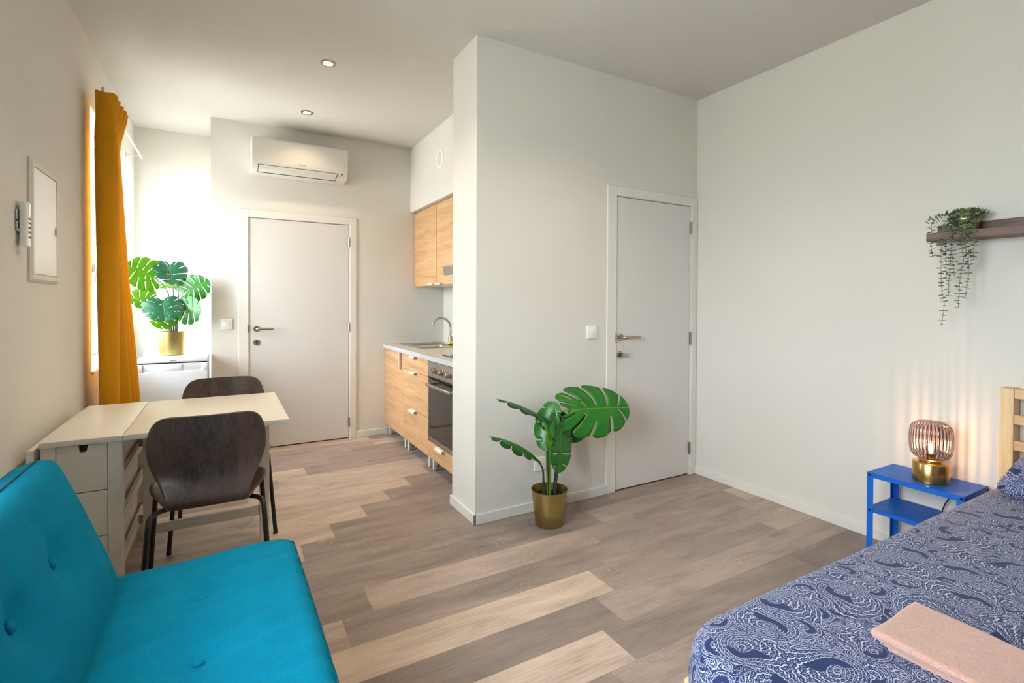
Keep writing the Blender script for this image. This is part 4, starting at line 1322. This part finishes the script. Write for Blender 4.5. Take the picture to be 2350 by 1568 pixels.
def lamp():
    c = (3.628, 1.086, .4512)
    t = thing('table_lamp', 'lit table lamp with a ribbed smoked glass globe on a brass drum base', 'table lamp', c)
    MB().lathe([(0, 0), (.070, 0), (.0715, .0015), (.0715, .088), (.069, .092), (.050, .0935), (.047, .096), (.047, .104), (.044, .106), (0, .106)], n=64).build('lamp_base', M['brass'], t, 35)
    prof = cr([(.044, 0, .108), (.058, 0, .113), (.074, 0, .130), (.0815, 0, .158), (.0835, 0, .200), (.0815, 0, .238), (.074, 0, .264), (.056, 0, .280), (.030, 0, .2865), (.010, 0, .288)], 4)
    MB().lathe([(p.x, p.z) for p in prof] + [(0, .288)], n=272, ripple=.018, nr=34).build('glass_shade', M['smoke'], t, 180)
    MB().cyl((0, 0, .106), (0, 0, .132), .017, 20).build('bulb_socket', M['brass'], t, 50)
    MB().lathe([(.011, .131), (.014, .142), (.021, .160), (.022, .172), (.018, .184), (.009, .191), (0, .1925)], n=24).build('bulb', M['pane'], t, 180)
    f = MB()
    for k in range(4):
        an = k * PI / 2
        f.tube([(.004 * math.cos(an), .004 * math.sin(an), .136), (.007 * math.cos(an), .007 * math.sin(an), .150), (.006 * math.cos(an), .006 * math.sin(an), .176)], .0022, 8)
    f.build('filament', M['bulb'], t, 180)
    # flex that drops behind the table
    tag(MB((3.78, .99, 0)).tube(cr([(3.690, 1.122, .4550), (3.745, 1.140, .4550), (3.786, 1.130, .450), (3.793, 1.085, .425), (3.791, 1.062, .390), (3.790, 1.068, .350), (3.789, 1.088, .30), (3.790, 1.100, .24), (3.792, 1.10, .10), (3.793, 1.09, .012)], 6), .0028, 8).build('lamp_flex', M['blackmetal'], None, 180), 'thin black lamp cable dropping behind the blue bedside table', 'cable').location = (3.78, .99, 0)
lamp()

# ------------------------------------------------------------------ picture ledge
def ledge():
    y0, y1 = -.02, 1.138
    xb = XR - .0005
    org = (xb, .56, 1.61)
    t = thing('picture_ledge', 'dark walnut picture ledge on the right wall holding a trailing plant', 'wall shelf', org)
    MB(org).box(xb - .013, xb, y0, y1, 1.603, 1.690, .002, 1).build('back_board', M['shelfwood'], t, 40)
    MB(org).box(xb - .122, xb - .013, y0, y1, 1.603, 1.616, .002, 1).build('ledge_board', M['shelfwood'], t, 40)
    MB(org).box(xb - .135, xb - .122, y0, y1, 1.603, 1.642, .002, 1).build('front_lip', M['shelfwood'], t, 40)
ledge()

# ------------------------------------------------------------------ plants
LM = [(-.01, .05), (-.14, .20), (-.20, .44), (-.14, .72), (.02, .92), (.22, 1.0), (.44, .98), (.66, .86), (.83, .64), (.94, .34), (1.0, 0.0)]
LMC = cr([(a, b, 0) for a, b in LM], 12)
def margin(t):
    x = t * (len(LMC) - 1); i = min(int(x), len(LMC) - 2); return LMC[i].lerp(LMC[i + 1], x - i)

def leaf(par, org, B, T, nrm, W, mat, droop=.10, fold=.10, curl=.10, cut=.42, nf=6, seed=0, bend=0.0, tuck=(1, 1)):
    """split monstera leaf: B stalk end, T tip, nrm upper side, W full width"""
    rng = random.Random(seed)
    B = Vector(B); T = Vector(T); u = (T - B); L = u.length; u.normalize()
    n = Vector(nrm); n = (n - u * n.dot(u)).normalized(); v = n.cross(u)
    mb = MB(org)
    bs = [0, .10, .22, .34, .46, .58, .70, .82, .92, 1.0]
    for side in (1, -1):
        A = []
        for k in range(nf):
            lo, hi = k / nf, (k + 1) / nf
            gg = .055 / nf if k > 0 else 0
            gh = .055 / nf if k < nf - 1 else 0
            m_ = 5
            for q in range(m_ + 1):
                e = -1 + 2 * q / m_
                A.append((lerp(lo + gg, hi - gh, q / m_), e, k))
        cuts = [cut + rng.uniform(-.10, .12) for _ in range(nf)]
        hole = [rng.random() < .6 for _ in range(nf)]
        P = []; U = []
        for (a, e, k) in A:
            row = []; ur = []
            mo = margin(a); mi = Vector(((a ** 1.15) * .95, 0, 0))
            edge = 1 - (.10 * abs(e) ** 3 if nf > 1 else 0)
            for b in bs:
                bb = b * (edge if b > .6 else 1)
                p = mi.lerp(mo, bb)
                # margin lines sweep towards the tip
                p.x += .07 * math.sin(PI * min(1, bb)) * (1 if a > .15 else 0) * (1 - a)
                x, y = p.x, p.y
                tk = tuck[0] if side > 0 else tuck[1]
                ww = W / 2 * tk
                h = L * (-droop * (x - .0) ** 2 * 1.0 + droop * x) + fold * ww * y * 1.0 - curl * ww * y * y * 1.6
                h += .010 * L * math.sin(a * nf * 2 * PI + 1) * y
                row.append(B + u * (L * x) + v * (side * ww * y + bend * L * x * (1 - x)) + n * h)
                ur.append((x, .5 + .5 * side * y))
            P.append(row); U.append(ur)
        lay = mb.bm.loops.layers.uv.get('UVMap') or mb.bm.loops.layers.uv.new('UVMap')
        V = [[mb.bm.verts.new(p) for p in row] for row in P]
        for i in range(len(A) - 1):
            gap = A[i][2] != A[i + 1][2]
            for j in range(len(bs) - 1):
                if gap:
                    k = A[i][2]
                    if bs[j + 1] > cuts[k] + .01: continue
                    if hole[k] and .10 <= bs[j] < .25: continue
                q = (V[i][j], V[i + 1][j], V[i + 1][j + 1], V[i][j + 1]) if side > 0 else (V[i][j + 1], V[i + 1][j + 1], V[i + 1][j], V[i][j])
                ij = ((i, j), (i + 1, j), (i + 1, j + 1), (i, j + 1)) if side > 0 else ((i, j + 1), (i + 1, j + 1), (i + 1, j), (i, j))
                f = mb.bm.faces.new(q)
                for l, (a_, c_) in zip(f.loops, ij): l[lay].uv = U[a_][c_]
    bmesh.ops.remove_doubles(mb.bm, verts=mb.bm.verts, dist=1e-5)
    return mb.build('leaf', M[mat], par, 180, solid=.0011)

def stalk(par, org, pts, r0, r1, mat='stem'):
    c = cr(pts, 8); n = len(c)
    return MB(org).tube(c, r0, 10, True, [lerp(r0, r1, k / (n - 1)) for k in range(n)]).build('stem', M[mat], par, 180)

def pot(par, org, c, rt, rb, h, soil):
    z = c[2]
    prof = [(0, z), (rb - .003, z), (rb, z + .003), (lerp(rb, rt, .5), z + h * .5), (rt - .002, z + h - .004), (rt + .0005, z + h - .002), (rt + .0005, z + h), (rt - .0025, z + h), (lerp(rb, rt, .75) - .003, z + h * .75), (lerp(rb, rt, soil) - .003, z + h * soil - .01)]
    MB(org).lathe(prof, (c[0], c[1], 0), 64).build('pot', M['gold'], par, 40)
    rs = lerp(rb, rt, soil) - .004
    mb = MB(org); mb.lathe([(0, z + h * soil), (rs * .5, z + h * soil + .003), (rs, z + h * soil - .002)], (c[0], c[1], 0), 32)
    mb.build('soil', M['soil'], par, 180)

CAM = Vector((.70, 0, 1.29))
def tocam(p, dx=0, dy=0, dz=0):
    return (CAM - Vector(p)).normalized() + Vector((dx, dy, dz))

def niche_plant():
    c = (.322, 4.885, .8625); org = c
    t = thing('monstera_plant', 'bright green split leaf plant in a gold pot on the small fridge', 'potted plant', org, 0, 'split leaf plants in gold pots')
    pot(t, org, c, .097, .083, .193, .86)
    L = lambda *a, **k: leaf(t, org, *a, **k)
    L((.225, 4.88, 1.478), (.030, 4.80, 1.572), tocam((.2, 4.8, 1.5), 0, 0, .12), .262, 'leaf_lime', .05, .05, .10, seed=1, nf=7, cut=.40)
    L((.310, 4.92, 1.592), (.330, 4.80, 1.425), tocam((.3, 4.8, 1.5), 0.1, 0, .35), .240, 'leaf_teal', .16, .42, .24, seed=2, nf=5)
    L((.405, 4.84, 1.366), (.590, 4.79, 1.462), tocam((.5, 4.8, 1.4), .1, 0, .2), .225, 'leaf_mid', .05, .10, .14, seed=3, nf=7, cut=.38)
    L((.335, 4.86, 1.410), (.300, 4.975, 1.452), tocam((.3, 4.8, 1.4), 0, 0, .7), .190, 'leaf_lime', .05, .25, .12, seed=4, nf=4, cut=.6)
    L((.200, 4.89, 1.320), (.045, 4.82, 1.312), tocam((.2, 4.8, 1.3), -.1, 0, .35), .180, 'leaf_lime', .06, .12, .14, seed=5, nf=5)
    L((.272, 4.77, 1.302), (.304, 4.630, 1.138), tocam((.3, 4.7, 1.2), 0, 0, .50), .295, 'leaf_teal', .18, .30, .26, seed=6, nf=6, cut=.55)
    L((.385, 4.79, 1.223), (.535, 4.70, 1.236), tocam((.45, 4.7, 1.2), .1, 0, .05), .240, 'leaf_mid', .08, .06, .16, seed=7, nf=6, cut=.40)
    L((.310, 4.80, 1.205), (.222, 4.73, 1.098), tocam((.3, 4.7, 1.15), 0, 0, .1), .205, 'leaf_lime', .08, .05, .12, seed=8, nf=5)
    for top, mid, foot in [((.225, 4.88, 1.478), (.300, 4.87, 1.36), (.310, 4.87, 1.02)), ((.310, 4.92, 1.592), (.330, 4.90, 1.40), (.332, 4.89, 1.02)), ((.405, 4.84, 1.366), (.368, 4.855, 1.320), (.352, 4.875, 1.02)),
                           ((.335, 4.86, 1.410), (.368, 4.86, 1.365), (.345, 4.885, 1.02)), ((.200, 4.89, 1.320), (.285, 4.90, 1.28), (.305, 4.895, 1.02)), ((.272, 4.77, 1.302), (.300, 4.81, 1.25), (.322, 4.87, 1.02)),
                           ((.385, 4.79, 1.223), (.368, 4.83, 1.19), (.358, 4.865, 1.02)), ((.310, 4.80, 1.205), (.318, 4.84, 1.16), (.322, 4.86, 1.02))]:
        b = Vector(mid).lerp(Vector(foot), .55); b.x = lerp(b.x, foot[0], .5)
        stalk(t, org, [foot, tuple(b), mid, top], .0055, .0024, 'stem')
niche_plant()

def floor_plant():
    c = (2.347, 2.437, .0005); org = c
    t = thing('monstera_plant', 'tall split leaf plant in a gold pot on the floor by the partition wall', 'potted plant', org, 0, 'split leaf plants in gold pots')
    pot(t, org, c, .1065, .082, .207, .80)
    L = lambda *a, **k: leaf(t, org, *a, **k)
    # large leaf to the right
    L((2.493, 2.43, .654), (2.882, 2.345, .645), tocam((2.7, 2.4, .65), 0, 0, .40), .345, 'leaf_mid', .13, .16, .24, seed=21, nf=6, cut=.40)
    L((2.500, 2.47, .622), (2.590, 2.46, .445), tocam((2.5, 2.4, .55), .1, 0, .15), .205, 'leaf_dark', .10, .10, .16, seed=22, nf=4, cut=.5)
    # two seen nearly edge on, to the left
    L((2.262, 2.43, .650), (1.975, 2.400, .772), (.30, -.02, 1), .190, 'leaf_dark', .16, .06, .22, seed=23, nf=6, cut=.5)
    L((2.196, 2.41, .440), (1.925, 2.380, .580), (.30, .10, 1), .175, 'leaf_mid', .24, .06, .30, seed=24, nf=6, cut=.45)
    # centre group
    L((2.318, 2.45, .575), (2.392, 2.44, .712), tocam((2.3, 2.4, .6), -.55, 0, .1), .150, 'leaf_mid', .10, .12, .15, seed=25, nf=3, cut=.6)
    L((2.305, 2.41, .610), (2.278, 2.37, .452), tocam((2.3, 2.4, .5), -.3, 0, .1), .135, 'leaf_mid', .12, .15, .2, seed=26, nf=3, cut=.5, tuck=(.75, 1.1))
    L((2.402, 2.41, .595), (2.356, 2.355, .318), tocam((2.38, 2.4, .45), .75, .25, .08), .235, 'leaf_mid', .12, .20, .18, seed=27, nf=6, cut=.42)
    L((2.300, 2.385, .585), (2.324, 2.362, .345), (.62, -.70, .1), .095, 'leaf_lime', .10, .12, .22, seed=28, nf=5, cut=.6)
    L((2.402, 2.50, .600), (2.395, 2.48, .455), tocam((2.4, 2.4, .5), -.2, 0, .2), .150, 'leaf_dark', .1, .15, .15, seed=29, nf=4, cut=.6)
    z = .150
    stalk(t, org, [(2.308, 2.43, z), (2.298, 2.425, .26), (2.288, 2.42, .335), (2.255, 2.415, .385), (2.196, 2.41, .440)], .0075, .0028, 'stem')
    stalk(t, org, [(2.338, 2.44, z), (2.330, 2.435, .30), (2.320, 2.43, .48), (2.305, 2.41, .610)], .0060, .0028, 'stemlight')
    stalk(t, org, [(2.350, 2.43, z), (2.342, 2.43, .34), (2.318, 2.43, .52), (2.262, 2.43, .655)], .0070, .0028, 'stem')
    stalk(t, org, [(2.357, 2.45, z), (2.345, 2.45, .40), (2.342, 2.44, .55), (2.385, 2.43, .632), (2.440, 2.43, .652), (2.493, 2.43, .654)], .0075, .0030, 'stemlight')
    stalk(t, org, [(2.378, 2.43, z), (2.384, 2.428, .22), (2.400, 2.425, .32), (2.418, 2.42, .42), (2.412, 2.41, .55), (2.398, 2.41, .592)], .0085, .0030, 'stem')
    stalk(t, org, [(2.380, 2.445, z), (2.405, 2.45, .34), (2.455, 2.465, .50), (2.500, 2.47, .622)], .0060, .0028, 'stem')
    stalk(t, org, [(2.343, 2.425, z), (2.335, 2.41, .35), (2.318, 2.40, .50), (2.300, 2.385, .585)], .0055, .0026, 'stemlight')
    stalk(t, org, [(2.362, 2.46, z), (2.372, 2.47, .40), (2.402, 2.50, .600)], .0055, .0026, 'stem')
    stalk(t, org, [(2.352, 2.455, z), (2.340, 2.455, .45), (2.325, 2.45, .600)], .0055, .0026, 'stemlight')
floor_plant()

def trailing_plant():
    c = (3.740, 1.004, 1.6165); org = c
    t = thing('trailing_plant', 'grey green trailing plant in a small gold pot on the walnut ledge', 'potted plant', org)
    rt_, rb_, h = .050, .040, .094
    pot(t, org, c, rt_, rb_, h, .86)
    rng = random.Random(5)
    def vine(pts, step, s0, s1, mat, droop=True):
        cpts = cr(pts, 10); mb = MB(org)
        mb.tube(cpts, .0009, 6)
        acc = 0; k = 0; tot = sum((b - a).length for a, b in zip(cpts, cpts[1:])); run = 0
        lay = mb.bm.loops.layers.uv.get('UVMap') or mb.bm.loops.layers.uv.new('UVMap')
        for a, b in zip(cpts, cpts[1:]):
            d = (b - a); dl = d.length; acc += dl; run += dl
            if acc < step: continue
            acc = 0; k += 1
            tan = d.normalized(); f = run / tot
            side = Vector((math.cos(k * 1.57 + rng.uniform(-.5, .5)), math.sin(k * 1.57 + rng.uniform(-.5, .5)), 0))
            side = (side - tan * side.dot(tan))
            if side.length < .05: side = tan.orthogonal()
            side.normalize()
            for sg in (1, -1):
                s = lerp(s0, s1, f) * rng.uniform(.8, 1.35) * 1.12
                ax = (side * sg + Vector((0, 0, rng.uniform(-.25, .25))) - tan * .15).normalized()
                nn = (tan * -1 + Vector((rng.uniform(-1.0, .25), rng.uniform(-.8, .5), rng.uniform(-.2, .4)))); nn = (nn - ax * nn.dot(ax)).normalized()
                w = ax.cross(nn)
                vs = []; N = 10
                cen = mb.bm.verts.new(b + ax * s * .55 + nn * s * .10)
                for q in range(N):
                    an = 2 * PI * q / N
                    vs.append(mb.bm.verts.new(b + ax * (s * .55 - s * .55 * math.cos(an)) + w * (s * .42 * math.sin(an))))
                for q in range(N):
                    fc = mb.bm.faces.new((cen, vs[q], vs[(q + 1) % N]))
                    for l in fc.loops: l[lay].uv = (.5, .35)
        return mb.build('trailing_stem', M[mat], t, 180, solid=.0005)
    zt = 1.6165 + h * .9
    long_ = [((3.700, 1.074), 1.195, [(1.078, 1.40), (1.066, 1.30)], 1.045), ((3.690, 1.045), 1.335, [(1.036, 1.575), (1.045, 1.42)], 1.030), ((3.695, 1.009), 1.280, [(1.003, 1.59), (.993, 1.50), (1.006, 1.42)], 1.000),
             ((3.690, .984), 1.318, [(.985, 1.57), (.972, 1.44)], .985), ((3.700, .958), 1.50, [(.952, 1.60), (.960, 1.55)], .965), ((3.685, 1.022), 1.43, [(1.035, 1.56), (1.030, 1.49)], 1.010), ((3.690, .972), 1.46, [(.975, 1.60)], .975), ((3.705, 1.058), 1.42, [(1.066, 1.56)], 1.040)]
    for i, (xy, zend, mids, ys) in enumerate(long_):
        xf, ye = xy
        pts = [(3.735, lerp(ys, 1.004, .4), zt), (3.712, ys, zt + .022), (xf - .006, lerp(ys, mids[0][0], .6), zt - .015), (xf - .010, mids[0][0], 1.645)]
        for (my, mz) in mids:
            if mz < 1.64: pts.append((xf - .010 + rng.uniform(-.004, .004), my, mz))
        pts.append((xf - .012, ye, zend))
        vine(pts, .0135, .0165, .0115, 'euc' if i % 3 else 'euc2')
    # short sprays at the top and the left end
    vine([(3.735, 1.02, zt), (3.725, 1.06, zt + .03), (3.715, 1.10, zt + .02), (3.705, 1.125, zt - .02), (3.700, 1.118, zt - .08), (3.700, 1.126, 1.60), (3.700, 1.116, 1.525)], .0115, .015, .012, 'euc')
    vine([(3.735, 1.02, zt), (3.730, 1.07, zt + .028), (3.722, 1.115, zt + .026), (3.712, 1.150, zt - .002)], .0105, .015, .009, 'euc')
    for k in range(22):
        a = rng.uniform(0, 2 * PI); r = rng.uniform(.02, .062); zz = zt + rng.uniform(.006, .042)
        e = Vector((c[0] - .004 + r * math.cos(a), c[1] + r * 1.25 * math.sin(a), zz - (r - .03) * .5))
        if e.x > XR - .02: e.x = XR - .02
        vine([(c[0] + .2 * r * math.cos(a), c[1] + .2 * r * math.sin(a), zt - .01), tuple(Vector((c[0], c[1], zt + .022)).lerp(e, .55) + Vector((0, 0, .012))), tuple(e)], .0100, .016, .014, 'euc' if k % 4 else 'euc2')
    for k in range(3):
        y = .958 + k * .036
        vine([(3.735, y, zt), (3.700, y, zt + .012), (3.682, y - .004, zt - .03), (3.680, y, 1.655), (3.680, y + .006, 1.62)], .0115, .016, .013, 'euc')
trailing_plant()

# ------------------------------------------------------------------ light
w = bpy.data.worlds.new('sky'); SC.world = w; w.use_nodes = True
bg = w.node_tree.nodes['Background']
wt = w.node_tree
tc = wt.nodes.new('ShaderNodeTexCoord'); sp = wt.nodes.new('ShaderNodeSeparateXYZ'); wt.links.new(tc.outputs['Generated'], sp.inputs[0])
rp = wt.nodes.new('ShaderNodeValToRGB'); wt.links.new(sp.outputs[2], rp.inputs[0])
e = rp.color_ramp.elements; e[0].position = 0.0; e[0].color = (0.58, 0.59, 0.55, 1); e[1].position = .10; e[1].color = (0.86, 0.94, 1.0, 1)
mp = wt.nodes.new('ShaderNodeMath'); mp.operation = 'MULTIPLY_ADD'; mp.inputs[1].default_value = 1.0; mp.inputs[2].default_value = 0.04
wt.links.new(sp.outputs[2], mp.inputs[0]); wt.links.new(mp.outputs[0], rp.inputs[0])
wt.links.new(rp.outputs[0], bg.inputs[0]); bg.inputs[1].default_value = 16.0
def portal(name, win, rear=False):
    l = bpy.data.lights.new(name, 'AREA'); l.shape = 'RECTANGLE'; l.size = win[1] - win[0]; l.size_y = win[3] - win[2]
    o = bpy.data.objects.new(name, l); COL.objects.link(o)
    o.location = (-.30, (win[0] + win[1]) / 2, (win[2] + win[3]) / 2)
    o.rotation_euler = (PI / 2, 0, PI / 2 * -1)
    if rear:
        o.location = ((win[0] + win[1]) / 2, YR - .30, (win[2] + win[3]) / 2); o.rotation_euler = (PI / 2, 0, 0)
    l.cycles.is_portal = True
portal('window_daylight', W1); portal('near_window_daylight', W2)
def spotlight(x, y, e):
    l = bpy.data.lights.new('spot_beam', 'SPOT'); l.energy = e; l.color = (1, .78, .52); l.spot_size = math.radians(125); l.spot_blend = 1.0; l.shadow_soft_size = .03
    o = bpy.data.objects.new('spot_beam', l); COL.objects.link(o); o.location = (x, y, H - .012)
for x, y in ((1.278, 3.43), (1.278, 4.40), (1.278, 2.46), (2.45, 1.70)): spotlight(x, y, (14 if y > 4 else 28) if x < 2 else 30)
for x, y in ((1.278, 2.46), (2.45, 1.70)):      # two unseen ceiling spots, added to match the warm light on the walls
    o = struct(MB((x, y, H)).lathe([(.030, H - .004), (.046, H - .004), (.047, H - .001), (.047, H - .0003), (.030, H - .0003)], (x, y, 0), 40, closed=True).build('unseen_spot_ring', M['steelv'], None, 40)); o.location = (x, y, H)
    MB((x, y, H)).lathe([(.030, H - .0040), (.024, H - .0010), (.0, H - .0006)], (x, y, 0), 32).build('glowing_lens', M['spotbulb'], o, 60)
l = bpy.data.lights.new('lamp_glow', 'POINT'); l.energy = 1.9; l.color = (1, .52, .24); l.shadow_soft_size = .003
o = bpy.data.objects.new('lamp_glow', l); COL.objects.link(o); o.location = (3.625, 1.085, .615)

SC.view_settings.view_transform = 'Standard'; SC.view_settings.look = 'None'
SC.view_settings.gamma = 1.0; SC.view_settings.use_curve_mapping = False
SC.view_settings.exposure = 0.72
cy = SC.cycles
cy.max_bounces = 7; cy.diffuse_bounces = 4; cy.use_adaptive_sampling = True; cy.adaptive_threshold = 0.1; cy.adaptive_min_samples = 10; cy.glossy_bounces = 4; cy.transmission_bounces = 6; cy.transparent_max_bounces = 12
cy.caustics_reflective = False; cy.caustics_refractive = False; cy.sample_clamp_indirect = 6.0
cy.use_denoising = True
